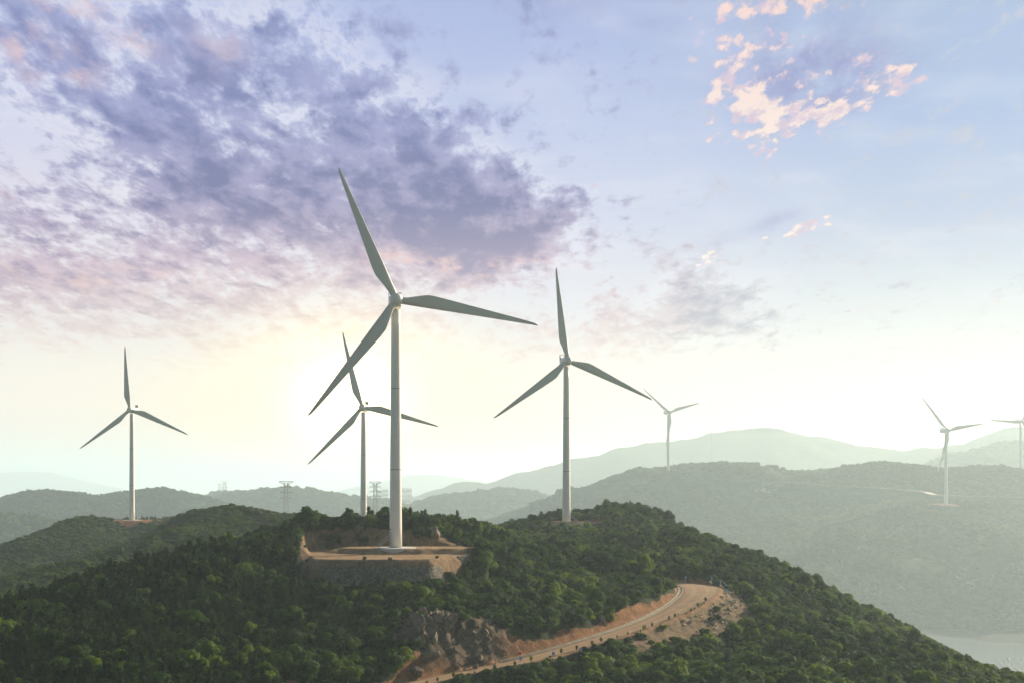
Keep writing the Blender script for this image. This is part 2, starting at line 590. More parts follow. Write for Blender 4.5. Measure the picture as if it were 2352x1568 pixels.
def poly_sd(x, y, poly):
    """signed distance to a polygon, negative inside"""
    p = np.array(poly, float)
    q = np.roll(p, -1, axis=0)
    d = np.full(x.shape, 1e9)
    inside = np.zeros(x.shape, bool)
    for (ax, ay), (bx, by) in zip(p, q):
        ex, ey = bx - ax, by - ay
        t = np.clip(((x - ax) * ex + (y - ay) * ey) / (ex * ex + ey * ey), 0, 1)
        d = np.minimum(d, np.hypot(x - ax - t * ex, y - ay - t * ey))
        c = ((ay > y) != (by > y)) & (x < (bx - ax) * (y - ay) / (by - ay + 1e-12) + ax)
        inside ^= c
    return np.where(inside, -d, d)


PLAT = [(-50.5, 357), (-50, 350), (-48, 345.5), (-40, 343.5), (-28, 343.5), (-20.5, 346), (-16, 355), (-12, 364), (-12, 378), (-14, 387), (-25, 389), (-45, 389), (-52, 388), (-55, 384), (-53, 366)]
PLAT_Z = CAMZ - 19.7
PAD_Z = CAMZ - 18.3
T1 = P(909, 1257, 372)
T2 = P(1301, 1199, 568)


def near_h(x, y, full=False):
    nat = tps(x, y)
    nat = nat - 0.6 * (np.maximum(np.abs(x) - 235, 0) + np.maximum(y - 700, 0) + np.maximum(110 - y, 0))
    rough = fbm(x, y, 22, 5, 3) * 1.5 + fbm(x, y, 5, 4, 9) * 0.35
    h = nat + rough
    # second turbine: level pad cut into its knoll
    d2 = np.hypot((x - T2[0] - 3) / 1.6, y - T2[1]) - 7.5
    dd = np.maximum(d2, 0)
    h = np.clip(h, T2[2] - dd * 0.8, T2[2] + dd * 1.3)
    pad2 = d2
    # platform of the first turbine
    sd = poly_sd(x, y, PLAT) + fbm(x, y, 6, 3, 21) * 0.4
    dd = np.maximum(sd, 0)
    low = PLAT_Z - np.minimum(dd, 1.8) * 1.0 - np.maximum(dd - 1.8, 0) * 4.0
    jag = 1.7 + 1.4 * fbm(x, y, 5, 4, 33)
    hi = PLAT_Z + dd * jag
    plat = np.clip(h, low, hi)
    # raised terrace carrying the tower
    e = np.hypot((x + 27) / 2.6, (y - 375)) - 7.0 + fbm(x, y, 5, 3, 41) * 0.8
    terr = PAD_Z - np.maximum(e, 0) * 0.75
    plat = np.where(sd < 6, np.maximum(plat, np.minimum(terr, PAD_Z)), plat)
    h = plat
    D, Zr, Hw, Sd = road_near(x, y)
    shoulder = np.where(Sd > 0, 1.6, 0.7)
    dd = np.maximum(D - Hw - shoulder, 0)
    cutn = 1.35 + 0.5 * fbm(x, y, 4, 4, 55)
    wob = np.where(dd > 0.5, fbm(x, y, 2.2, 3, 66) * 0.35, 0)
    h2 = np.clip(h, Zr - dd * 0.72 + wob, Zr + dd * cutn + wob)
    h2 = np.where(D < 45, h2, h)
    rk = np.clip(1.3 - np.hypot((x + 15) / 14, (y - 311) / 12), 0, 1) * (D > Hw + 1)
    h2 = h2 + rk * ((ridged(x, y, 5.0, 4, 88) - 0.6) * 3.2 + fbm(x, y, 1.6, 3, 89) * 0.8)
    if full:
        return h2, dict(D=D, Hw=Hw, Sd=Sd, Zr=Zr, sd=sd, e=e, pad2=pad2, cut=(h - h2), nat=h)
    return h2


def grid_mesh(name, xs, ys, hfun, mat, zmin=-0.4, attr=None):
    X, Y = np.meshgrid(xs, ys)
    Z = hfun(X, Y)
    nx, ny = len(xs), len(ys)
    co = np.stack([X, Y, Z], -1).reshape(-1, 3)
    i = np.arange(nx * ny).reshape(ny, nx)
    q = np.stack([i[:-1, :-1], i[:-1, 1:], i[1:, 1:], i[1:, :-1]], -1).reshape(-1, 4)
    keep = (Z.ravel()[q] > zmin).any(1)
    q = q[keep]
    used = np.zeros(nx * ny, bool)
    used[q.ravel()] = True
    remap = np.cumsum(used) - 1
    co = co[used]
    q = remap[q]
    co[:, 2] = np.maximum(co[:, 2], zmin)
    me = bpy.data.meshes.new(name)
    me.vertices.add(len(co))
    me.vertices.foreach_set('co', co.ravel().astype(np.float32))
    me.loops.add(len(q) * 4)
    me.loops.foreach_set('vertex_index', q.ravel().astype(np.int32))
    me.polygons.add(len(q))
    me.polygons.foreach_set('loop_start', np.arange(0, len(q) * 4, 4, dtype=np.int32))
    me.polygons.foreach_set('loop_total', np.full(len(q), 4, np.int32))
    me.update()
    me.validate()
    me.shade_smooth()
    if attr is not None:
        a = me.attributes.new('soil', 'FLOAT_COLOR', 'POINT')
        c = attr.reshape(-1, 4)[used]
        a.data.foreach_set('color', c.ravel().astype(np.float32))
    me.materials.append(mat)
    o = bpy.data.objects.new(name, me)
    COL.objects.link(o)
    tag(o, kind='structure')
    return o


# ------------------------------------------------------------------ terrain materials
def terrain_mat(name, green, dark, rockiness=0.0, scale=1.0, soil=False, rockcol=(0.26, 0.25, 0.22), bump=0.5):
    m, N, b = new_mat(name)
    geo = N.node('ShaderNodeNewGeometry')
    pos = geo.outputs['Position']
    n1 = N.noise(pos, 0.18 / scale, 6, 0.65).outputs[0]
    n2 = N.noise(pos, 1.3 / scale, 5, 0.7).outputs[0]
    c = N.mix(N.smooth(n1, 0.35, 0.65), dark, green)
    c = N.mix(N.smooth(n2, 0.45, 0.7, 0, 0.5), c, tuple(x * 1.5 for x in green))
    if rockiness:
        v = N.noise(pos, 0.05 / scale, 9, 0.75).outputs[0]
        c = N.mix(N.smooth(v, 0.66 - rockiness * 0.1, 0.70), c, rockcol)
    if soil:
        at = N.node('ShaderNodeAttribute', attribute_name='soil')
        sc = at.outputs['Color']
        s1 = N.noise(pos, 0.5, 8, 0.7).outputs[0]
        s2 = N.noise(N.vmath('MULTIPLY', pos, (3.0, 3.0, 0.7)), 1.0, 6, 0.7).outputs[0]
        sc = N.mix(N.smooth(s1, 0.3, 0.7), N.mix(1.0, sc, (0.55, 0.52, 0.5), 'MULTIPLY'), N.mix(1.0, sc, (1.25, 1.22, 1.2), 'MULTIPLY'))
        sc = N.mix(N.smooth(s2, 0.56, 0.68, 0, 0.55), sc, (0.50, 0.42, 0.32))
        sc = N.mix(N.smooth(s2, 0.46, 0.36, 0, 0.6), sc, N.mix(1.0, sc, (0.4, 0.38, 0.36), 'MULTIPLY'))
        al = N.math('ADD', at.outputs['Alpha'], N.math('MULTIPLY', N.math('SUBTRACT', n2, 0.5), 0.5))
        c = N.mix(N.smooth(al, 0.35, 0.65), c, sc)
    N.l.new(c, b.inputs['Base Color'])
    b.inputs['Roughness'].default_value = 0.95
    b.inputs['Specular IOR Level'].default_value = 0.1
    bp = N.node('ShaderNodeBump')
    bp.inputs['Distance'].default_value = bump * scale
    bp.inputs['Strength'].default_value = 0.8
    N.l.new(N.noise(pos, 1.1 / scale, 7, 0.7).outputs[0], bp.inputs['Height'])
    N.l.new(bp.outputs[0], b.inputs['Normal'])
    return m


def leaf_mat(name, c1, c2, c3, trans=0.35, patch=0.035):
    m, N, b = new_mat(name)
    oi = N.node('ShaderNodeObjectInfo')
    geo = N.node('ShaderNodeNewGeometry')
    n = N.noise(geo.outputs['Position'], patch, 5, 0.65).outputs[0]
    n2 = N.noise(geo.outputs['Position'], 1.7, 3, 0.6).outputs[0]
    f = N.math('ADD', N.math('MULTIPLY', oi.outputs['Random'], 0.55), N.math('MULTIPLY', N.smooth(n, 0.35, 0.65), 0.45))
    c = N.ramp(f, [(0.0, c1), (0.55, c2), (1.0, c3)])
    c = N.mix(N.smooth(n2, 0.35, 0.7, 0, 0.5), c, N.mix(1.0, c, (1.45, 1.4, 1.1), 'MULTIPLY'))
    N.l.new(c, b.inputs['Base Color'])
    b.inputs['Roughness'].default_value = 0.75
    b.inputs['Specular IOR Level'].default_value = 0.2
    tr = N.node('ShaderNodeBsdfTranslucent')
    N.l.new(N.mix(1.0, c, (1.6, 1.7, 0.40), 'MULTIPLY'), tr.inputs[0])
    mx = N.node('ShaderNodeMixShader')
    mx.inputs[0].default_value = trans
    N.l.new(b.outputs[0], mx.inputs[1])
    N.l.new(tr.outputs[0], mx.inputs[2])
    N.l.new(mx.outputs[0], N.n['Material Output'].inputs[0])
    return m


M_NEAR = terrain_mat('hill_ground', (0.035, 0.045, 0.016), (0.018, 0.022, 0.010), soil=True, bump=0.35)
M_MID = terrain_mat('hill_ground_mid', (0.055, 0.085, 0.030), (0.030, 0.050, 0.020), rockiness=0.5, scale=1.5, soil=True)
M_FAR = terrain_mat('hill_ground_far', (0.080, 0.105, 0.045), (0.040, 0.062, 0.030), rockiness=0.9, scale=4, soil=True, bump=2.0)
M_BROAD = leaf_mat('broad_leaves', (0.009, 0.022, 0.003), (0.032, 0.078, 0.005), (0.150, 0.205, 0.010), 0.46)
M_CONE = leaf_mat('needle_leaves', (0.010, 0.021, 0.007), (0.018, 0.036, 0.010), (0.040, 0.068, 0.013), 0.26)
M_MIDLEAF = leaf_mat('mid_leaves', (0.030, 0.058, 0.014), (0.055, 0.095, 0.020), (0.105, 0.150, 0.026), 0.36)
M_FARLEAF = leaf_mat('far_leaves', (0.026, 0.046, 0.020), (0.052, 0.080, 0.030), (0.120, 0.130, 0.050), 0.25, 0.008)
M_SPURLEAF = leaf_mat('spur_leaves', (0.014, 0.028, 0.012), (0.030, 0.050, 0.020), (0.085, 0.095, 0.034), 0.20, 0.010)  # darker than far_leaves; the colour stands in for thinner haze over the spurs
M_SPUR = terrain_mat('hill_ground_spur', (0.045, 0.062, 0.026), (0.022, 0.036, 0.018), rockiness=1.1, scale=4, soil=True, bump=2.0)  # ground darkened too, a painted haze step against the hill behind
M_BARK = simple_mat('bark', (0.09, 0.065, 0.045), 0.9)

# ------------------------------------------------------------------ near hill mesh
xs = np.concatenate([np.linspace(-640, -262, 40), np.linspace(-260, -132, 44)[:-1], np.arange(-132, 130, 0.5), np.linspace(130, 330, 70), np.linspace(336, 640, 40)])
ys = np.concatenate([np.linspace(-260, 55, 40), np.linspace(60, 245, 60)[:-1], np.arange(245, 425, 0.5), np.linspace(425, 660, 260), np.linspace(662, 800, 40), np.linspace(806, 1100, 50)])
Xg, Yg = np.meshgrid(xs, ys)
Hn, info = near_h(Xg, Yg, True)

RED = np.array([0.25, 0.125, 0.058])
TAN = np.array([0.36, 0.245, 0.135])
BRN = np.array([0.20, 0.135, 0.080])
ROCK = np.array([0.130, 0.100, 0.068])
GRAVEL = np.array([0.20, 0.145, 0.085])


def soil_masks(X, Y, H, I):
    D, Hw, Sd = I['D'], I['Hw'], I['Sd']
    a = np.zeros(X.shape)
    c = np.zeros(X.shape + (3,)) + BRN

    def lay(mask, col):
        nonlocal a, c
        m = np.clip(mask, 0, 1)
        c = c * (1 - m[..., None]) + col * m[..., None]
        a = np.maximum(a, m)
    edge = fbm(X, Y, 6, 4, 71)
    # cut bank above the road
    cutm = np.clip((I['cut'] - 0.5 + edge * 1.6) / 0.5, 0, 1) * (D < 30) * (Sd > 0)
    lay(cutm, RED)
    # rock face between the wall and the road
    rockm = np.clip(1.2 - np.hypot((X + 15) / 14, (Y - 311) / 12) + edge * 0.35, 0, 1) * 3
    lay(np.clip(rockm, 0, 1), ROCK)
    # fill slope at the bend
    reach = np.clip(4 + (396 - Y) * 0.30, 2.5, 13) + edge * 2.5
    bend = np.clip(reach - (D - Hw), 0, 1) * (Sd < 0) * np.clip((X - 24) / 6, 0, 1)
    lay(bend, GRAVEL)
    lay(np.clip(Hw + 1.5 - D, 0, 1), np.array([0.36, 0.205, 0.10]))
    lay(np.clip(Hw + 2.2 - D, 0, 1) * (Sd > 0), np.array([0.30, 0.18, 0.09]))
    # platform and its cut back wall
    sd = I['sd']
    lay(np.clip(1.0 - (sd - 2.2) / 0.6, 0, 1), BRN)
    lay(np.clip(0.6 - sd, 0, 1), TAN)
    back = np.clip(1.0 - (sd - (3.4 + edge * 2.0)) / 1.0, 0, 1) * (Y > 372)
    lay(back * (sd > 0.2), BRN * 1.1)
    lay(np.clip(1 - (I['pad2'] + edge * 3 - 3) / 2.0, 0, 1), BRN * 1.3)
    return np.concatenate([c, a[..., None]], -1)


soil = soil_masks(Xg, Yg, Hn, info)
hill_near = grid_mesh('near_hill', xs, ys, lambda X, Y: Hn, M_NEAR, -0.4, soil)


# ------------------------------------------------------------------ other hills: ridge lines surveyed from the picture
def ridge_fun(lines, slope, rough, rscale, seed, pads=(), soft=6.0, warp=0.25, k=1.0, crest=0.22):
    lines = [catmull([(PF if k > 1 else P)(*p) for p in L], 4) for L in lines]
    rough, rscale, soft = rough * k, rscale * k, soft * k

    def f(x, y):
        wx = x + fbm(x, y, rscale * 1.2, 4, seed + 5) * rscale * warp
        wy = y + fbm(x, y, rscale * 1.2, 4, seed + 9) * rscale * warp
        acc = None
        best = np.full(x.shape, -1e9)
        for L in lines:
            for a, b in zip(L[:-1], L[1:]):
                ex, ey = b[0] - a[0], b[1] - a[1]
                t = np.clip(((wx - a[0]) * ex + (wy - a[1]) * ey) / (ex * ex + ey * ey), 0, 1)
                dist = np.hypot(wx - a[0] - t * ex, wy - a[1] - t * ey)
                dist = np.sqrt(dist * dist + soft * soft) - soft
                z = a[2] + (b[2] - a[2]) * t - slope * dist
                d = best - z
                kk = soft * 0.5
                hh = np.clip(0.5 - 0.5 * d / kk, 0, 1)
                best = np.where(best < -1e8, z, best * (1 - hh) + z * hh + kk * hh * (1 - hh))
        # distance below the crest lets erosion gullies grow
        g = np.clip(1 - np.exp(-(np.maximum(L_top - best, 0)) / 14.0), 0, 1)
        best = best + fbm(x, y, rscale, 5, seed) * rough * (crest + (1 - crest) * g) + (ridged(x, y, rscale * 1.5, 4, seed + 3) - 0.62) * rough * 2.7 * g
        for (px, py, pz, pr) in pads:
            dd = np.maximum(np.hypot(x - px, y - py) - pr, 0)
            best = np.clip(best, pz - dd * 0.7, pz + dd * 1.2)
        return best
    L_top = max(L[:, 2].max() for L in lines)
    return f, lines


hill_funs = []


def make_hill(name, lines, slope, rough, rscale, seed, mat, res, pads=(), soft=6.0, sand=None, zfloor=0.0, k=None, warp=0.25, crest=0.22):
    k = KF if k is None else k
    res = res * k
    f, L = ridge_fun(lines, slope, rough, rscale, seed, pads, soft, k=k, warp=warp, crest=crest)
    pts = np.concatenate(L)
    reach = (pts[:, 2].max() - zfloor) / slope
    x0, x1 = pts[:, 0].min() - reach, pts[:, 0].max() + reach
    y0, y1 = pts[:, 1].min() - reach, pts[:, 1].max() + reach * 0.8
    lim = y1 * 0.55 + 60
    x0, x1 = max(x0, -lim), min(x1, lim)
    y0 = max(y0, 330)
    xs = np.arange(x0, x1, res)
    ys = np.arange(y0, y1, res)
    X, Y = np.meshgrid(xs, ys)
    H = f(X, Y)
    c = np.zeros(X.shape + (4,))
    c[..., :3] = BRN
    for (px, py, pz, pr) in [q for q in pads if q[3] > 8.5]:
        m = np.clip(1.4 - (np.hypot(X - px, Y - py) - pr + fbm(X, Y, 9, 3, 5) * 4) / 5.0, 0, 1)
        c[..., :3] = c[..., :3] * (1 - m[..., None]) + RED * 1.1 * m[..., None]
        c[..., 3] = np.maximum(c[..., 3], m)
    if sand:
        m = np.clip((sand - H + fbm(X, Y, 30, 4, 8) * 6) / 2.0, 0, 1)
        c[..., :3] = c[..., :3] * (1 - m[..., None]) + np.array([0.10, 0.095, 0.085]) * m[..., None]
        c[..., 3] = np.maximum(c[..., 3], m)
    o = grid_mesh(name, xs, ys, lambda a, b: H, mat, -0.4, c)
    hill_funs.append((name, f))
    return f


T_LEFT = P(303, 1193, 832)
T_BACK = (P(835, 935, 682)[0], 682, P(835, 935, 682)[2] - 65)
T_MID = PF(1535, 1093, 1430)
T_RIGHT = PF(2173, 1158, 1236)
T_EDGE = PF(2344, 1109, 1480)

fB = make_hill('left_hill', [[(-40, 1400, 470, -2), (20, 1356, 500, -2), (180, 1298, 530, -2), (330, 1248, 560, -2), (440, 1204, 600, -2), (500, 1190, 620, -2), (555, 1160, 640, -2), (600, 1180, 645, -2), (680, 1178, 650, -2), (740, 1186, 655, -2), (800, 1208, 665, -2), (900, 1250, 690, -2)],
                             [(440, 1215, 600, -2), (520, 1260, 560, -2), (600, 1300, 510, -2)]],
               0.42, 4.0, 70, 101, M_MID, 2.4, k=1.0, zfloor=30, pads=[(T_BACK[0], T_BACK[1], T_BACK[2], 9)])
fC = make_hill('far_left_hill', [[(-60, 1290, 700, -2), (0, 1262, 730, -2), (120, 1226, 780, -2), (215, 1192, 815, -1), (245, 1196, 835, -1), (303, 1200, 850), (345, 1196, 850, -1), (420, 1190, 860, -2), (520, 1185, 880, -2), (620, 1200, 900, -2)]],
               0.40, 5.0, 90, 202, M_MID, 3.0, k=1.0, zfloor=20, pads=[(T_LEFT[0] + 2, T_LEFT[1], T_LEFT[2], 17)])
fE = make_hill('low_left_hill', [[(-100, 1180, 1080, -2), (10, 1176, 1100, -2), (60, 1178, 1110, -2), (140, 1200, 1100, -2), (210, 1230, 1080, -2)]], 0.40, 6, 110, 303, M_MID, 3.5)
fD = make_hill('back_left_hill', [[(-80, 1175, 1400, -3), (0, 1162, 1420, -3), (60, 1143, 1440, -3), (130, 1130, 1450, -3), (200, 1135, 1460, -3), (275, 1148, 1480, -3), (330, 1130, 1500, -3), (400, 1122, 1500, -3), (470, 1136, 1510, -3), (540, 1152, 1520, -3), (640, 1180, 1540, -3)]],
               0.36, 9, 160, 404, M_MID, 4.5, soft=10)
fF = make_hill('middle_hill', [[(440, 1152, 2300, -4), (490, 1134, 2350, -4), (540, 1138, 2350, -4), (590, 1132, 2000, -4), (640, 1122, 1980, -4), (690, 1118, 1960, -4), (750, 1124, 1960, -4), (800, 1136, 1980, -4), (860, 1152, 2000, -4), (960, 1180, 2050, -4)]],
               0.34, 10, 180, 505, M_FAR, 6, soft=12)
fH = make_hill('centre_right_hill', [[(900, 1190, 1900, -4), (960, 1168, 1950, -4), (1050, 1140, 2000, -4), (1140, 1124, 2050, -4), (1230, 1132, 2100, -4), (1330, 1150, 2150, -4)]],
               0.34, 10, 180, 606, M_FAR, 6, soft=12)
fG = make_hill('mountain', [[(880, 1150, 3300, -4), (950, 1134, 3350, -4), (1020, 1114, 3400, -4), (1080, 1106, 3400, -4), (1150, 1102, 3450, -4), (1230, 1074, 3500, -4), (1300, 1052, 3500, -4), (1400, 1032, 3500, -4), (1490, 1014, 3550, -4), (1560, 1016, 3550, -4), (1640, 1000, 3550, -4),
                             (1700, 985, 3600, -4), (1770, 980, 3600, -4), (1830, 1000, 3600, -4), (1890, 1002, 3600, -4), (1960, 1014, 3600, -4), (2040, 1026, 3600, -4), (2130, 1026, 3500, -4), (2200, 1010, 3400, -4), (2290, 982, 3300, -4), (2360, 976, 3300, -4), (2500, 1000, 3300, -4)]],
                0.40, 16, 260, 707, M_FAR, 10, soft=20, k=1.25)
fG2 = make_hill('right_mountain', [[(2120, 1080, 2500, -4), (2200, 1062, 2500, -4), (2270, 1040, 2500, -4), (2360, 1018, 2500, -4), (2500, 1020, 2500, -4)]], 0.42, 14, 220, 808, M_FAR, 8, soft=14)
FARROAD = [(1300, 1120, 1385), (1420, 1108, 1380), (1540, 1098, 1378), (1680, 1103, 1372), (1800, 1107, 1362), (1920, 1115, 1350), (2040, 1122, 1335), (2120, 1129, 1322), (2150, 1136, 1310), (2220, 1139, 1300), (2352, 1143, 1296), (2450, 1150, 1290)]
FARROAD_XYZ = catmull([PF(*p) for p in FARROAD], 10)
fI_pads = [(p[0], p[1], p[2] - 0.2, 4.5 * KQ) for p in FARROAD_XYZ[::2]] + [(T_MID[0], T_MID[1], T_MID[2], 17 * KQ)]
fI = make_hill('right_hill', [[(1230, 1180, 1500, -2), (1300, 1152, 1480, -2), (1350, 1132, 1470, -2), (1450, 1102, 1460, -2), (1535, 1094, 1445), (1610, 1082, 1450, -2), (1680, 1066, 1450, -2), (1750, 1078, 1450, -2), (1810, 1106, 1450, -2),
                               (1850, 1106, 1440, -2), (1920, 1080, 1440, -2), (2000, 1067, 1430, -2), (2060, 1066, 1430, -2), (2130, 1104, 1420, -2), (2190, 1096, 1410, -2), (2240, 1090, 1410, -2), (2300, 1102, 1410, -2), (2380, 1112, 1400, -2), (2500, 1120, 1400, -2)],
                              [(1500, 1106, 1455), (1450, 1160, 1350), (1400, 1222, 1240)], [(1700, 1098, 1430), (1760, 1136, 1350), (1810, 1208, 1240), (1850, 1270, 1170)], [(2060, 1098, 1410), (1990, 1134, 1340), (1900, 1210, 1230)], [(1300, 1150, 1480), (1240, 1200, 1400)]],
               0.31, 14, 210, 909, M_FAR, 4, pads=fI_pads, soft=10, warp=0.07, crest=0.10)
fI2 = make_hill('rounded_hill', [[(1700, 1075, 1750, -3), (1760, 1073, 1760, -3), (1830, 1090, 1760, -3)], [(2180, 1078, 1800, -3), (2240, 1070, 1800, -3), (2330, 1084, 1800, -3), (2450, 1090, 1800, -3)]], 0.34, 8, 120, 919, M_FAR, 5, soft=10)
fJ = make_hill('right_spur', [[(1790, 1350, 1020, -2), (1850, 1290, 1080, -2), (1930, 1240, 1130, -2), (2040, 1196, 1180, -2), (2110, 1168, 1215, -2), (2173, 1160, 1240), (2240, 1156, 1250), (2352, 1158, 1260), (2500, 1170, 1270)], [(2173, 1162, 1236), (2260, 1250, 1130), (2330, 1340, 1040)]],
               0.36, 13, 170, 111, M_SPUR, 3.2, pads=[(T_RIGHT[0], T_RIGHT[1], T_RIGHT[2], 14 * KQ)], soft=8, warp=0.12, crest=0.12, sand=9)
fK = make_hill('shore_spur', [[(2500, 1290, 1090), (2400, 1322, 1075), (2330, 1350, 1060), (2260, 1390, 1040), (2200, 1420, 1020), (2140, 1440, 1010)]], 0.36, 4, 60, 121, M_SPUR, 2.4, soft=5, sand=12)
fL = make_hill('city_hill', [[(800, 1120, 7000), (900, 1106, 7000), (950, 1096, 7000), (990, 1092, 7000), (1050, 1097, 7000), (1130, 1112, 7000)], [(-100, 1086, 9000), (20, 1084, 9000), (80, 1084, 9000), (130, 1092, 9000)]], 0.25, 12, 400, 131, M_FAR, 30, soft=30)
# low rocky flats at the foot of the spur, half drowned
fS = make_hill('rocky_shore', [[(2560, 1472, 940), (2450, 1464, 955), (2352, 1459, 965), (2270, 1453, 981), (2200, 1447, 1000), (2120, 1440, 1015), (2040, 1431, 1035)]], 0.12, 2.2, 26, 141, M_FAR, 2.0, soft=3, sand=20)

# ------------------------------------------------------------------ water
m, N, b = new_mat('sea_water')
b.inputs['Base Color'].default_value = (0.90, 0.94, 0.96, 1)
b.inputs['Metallic'].default_value = 0.75
b.inputs['Roughness'].default_value = 0.12
b.inputs['Specular IOR Level'].default_value = 1.0
b.inputs['IOR'].default_value = 1.45
geo = N.node('ShaderNodeNewGeometry')
bp = N.node('ShaderNodeBump')
bp.inputs['Strength'].default_value = 0.12
bp.inputs['Distance'].default_value = 0.5
N.l.new(N.noise(geo.outputs['Position'], 0.25, 6, 0.6).outputs[0], bp.inputs['Height'])
N.l.new(bp.outputs[0], b.inputs['Normal'])
S = 50000
sea = mesh_obj('sea', [(-S, -2000, 0), (S, -2000, 0), (S, S, 0), (-S, S, 0)], [(0, 1, 2, 3)], m)
tag(sea, kind='structure')

# ------------------------------------------------------------------ haze
hm = bpy.data.materials.new('haze')
hm.use_nodes = True
hn = hm.node_tree
hn.nodes.clear()
pv = hn.nodes.new('ShaderNodeVolumePrincipled')
pv.inputs['Color'].default_value = (0.755, 0.925, 0.965, 1)
pv.inputs['Density'].default_value = 0.000145
pv.inputs['Anisotropy'].default_value = 0.33
ho = hn.nodes.new('ShaderNodeOutputMaterial')
hn.links.new(pv.outputs[0], ho.inputs['Volume'])
hb = MB()
hb.box((0, S / 2 - 1000, (440 - 1) / 2), (2 * S + 400, S + 2400, 441))
hz = hb.build('haze', hm)
tag(hz, kind='stuff')


# ------------------------------------------------------------------ roads
def strip(name, pts, mat, lift=0.05, nseg=8, zfun=None, kind='structure'):
    pts = np.array(pts)
    tan = np.gradient(pts[:, :2], axis=0)
    tan /= np.hypot(tan[:, 0], tan[:, 1])[:, None]
    nor = np.stack([-tan[:, 1], tan[:, 0]], 1)
    V, Fc = [], []
    for i, p in enumerate(pts):
        for k in range(nseg + 1):
            s = (k / nseg * 2 - 1) * p[3]
            x, y = p[0] + nor[i, 0] * s, p[1] + nor[i, 1] * s
            z = p[2] + lift + 0.06 * (1 - (s / p[3]) ** 2)
            V.append((x, y, z))
    for i in range(len(pts) - 1):
        for k in range(nseg):
            a = i * (nseg + 1) + k
            Fc.append((a, a + 1, a + nseg + 2, a + nseg + 1))
    o = mesh_obj(name, V, Fc, mat, smooth=True)
    a = o.data.attributes.new('across', 'FLOAT', 'POINT')
    a.data.foreach_set('value', np.tile(np.linspace(-1, 1, nseg + 1), len(pts)).astype(np.float32))
    tag(o, kind=kind)
    return o


m, N, b = new_mat('dirt_road')
geo = N.node('ShaderNodeNewGeometry')
p = geo.outputs['Position']
n1 = N.noise(p, 0.35, 8, 0.7).outputs[0]
n2 = N.noise(p, 2.5, 6, 0.7).outputs[0]
c = N.mix(N.smooth(n1, 0.3, 0.7), (0.24, 0.135, 0.060), (0.34, 0.21, 0.10))
ac = N.node('ShaderNodeAttribute', attribute_name='across').outputs['Fac']
aa = N.math('ADD', N.math('ABSOLUTE', ac), N.math('MULTIPLY', N.math('SUBTRACT', n1, 0.5), 0.5))
rut = N.math('MULTIPLY', N.smooth(aa, 0.18, 0.34), N.smooth(aa, 0.56, 0.40))
c = N.mix(N.math('MULTIPLY', rut, 0.45), c, (0.42, 0.28, 0.15))
c = N.mix(N.smooth(aa, 0.78, 0.98, 0, 0.8), c, (0.13, 0.10, 0.045))
c = N.mix(N.smooth(n2, 0.5, 0.75, 0, 0.6), c, (0.50, 0.34, 0.19))
c = N.mix(N.smooth(n2, 0.42, 0.3, 0, 0.6), c, (0.18, 0.10, 0.05))
N.l.new(c, b.inputs['Base Color'])
b.inputs['Roughness'].default_value = 0.95
bp = N.node('ShaderNodeBump')
bp.inputs['Distance'].default_value = 0.12
N.l.new(n2, bp.inputs['Height'])
N.l.new(bp.outputs[0], b.inputs['Normal'])
M_ROAD = m
strip('dirt_road', road, M_ROAD, 0.05, 20)
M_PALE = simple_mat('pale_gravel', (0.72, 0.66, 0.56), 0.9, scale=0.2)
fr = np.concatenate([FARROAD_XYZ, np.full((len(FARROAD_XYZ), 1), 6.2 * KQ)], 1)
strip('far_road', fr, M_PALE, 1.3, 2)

M_CONC = simple_mat('weathered_concrete', (0.30, 0.26, 0.19), 0.9, vary=0.35, scale=0.8)


def road_offset(i0, i1, off):
    """points beside the road, off metres beyond its uphill edge"""
    tan = np.gradient(road[:, :2], axis=0)
    tan /= np.hypot(tan[:, 0], tan[:, 1])[:, None]
    out = []
    for i in range(i0, i1):
        w = road[i, 3] + off if off > -50 else 0
        out.append((road[i, 0] - tan[i, 1] * w, road[i, 1] + tan[i, 0] * w, road[i, 2]))
    return np.array(out)


def channel():
    mid = road_offset(40, len(road) - 26, 0.75)
    nrm = road_offset(40, len(road) - 26, 1.75) - mid
    prof = [(-0.60, 0.0), (-0.60, 0.26), (-0.44, 0.26), (-0.40, 0.07), (0.40, 0.07), (0.44, 0.30), (0.62, 0.30), (0.62, 0.0)]
    V, Fc = [], []
    for i, p in enumerate(mid):
        jx = random.uniform(-.05, .05)
        for a, z in prof:
            V.append((p[0] + nrm[i, 0] * (a + jx), p[1] + nrm[i, 1] * (a + jx), p[2] + z + random.uniform(-.02, .02)))
    k = len(prof)
    for i in range(len(mid) - 1):
        for j in range(k - 1):
            a = i * k + j
            Fc.append((a, a + 1, a + k + 1, a + k))
    o = mesh_obj('drainage_channel', V, Fc, M_CONC)
    tag(o, 'pale open concrete drainage channel curving along the uphill edge of the dirt road', 'drain')


channel()


# ------------------------------------------------------------------ where a sight line meets the near hill
def hit(u, v, dmin=230, dmax=640):
    d = np.arange(dmin, dmax, 0.5)
    x = (u - 1176) * .43537 * d / F
    z = CAMZ - (v - 1098) * .43537 * d / F
    h = near_h(x, d)
    k = np.where(h >= z)[0]
    i = k[0] if len(k) else len(d) - 1
    return (x[i], d[i], h[i])


def ground(x, y):
    return float(near_h(np.array([x], float), np.array([y], float))[0])


# ------------------------------------------------------------------ vegetation meshes
def ico(sub=1):
    bm = bmesh.new()
    bmesh.ops.create_icosphere(bm, subdivisions=sub, radius=1)
    v = np.array([x.co[:] for x in bm.verts])
    f = [tuple(q.index for q in x.verts) for x in bm.faces]
    bm.free()
    return v, f


ICO1, ICO2, ICO3 = ico(1), ico(2), ico(3)


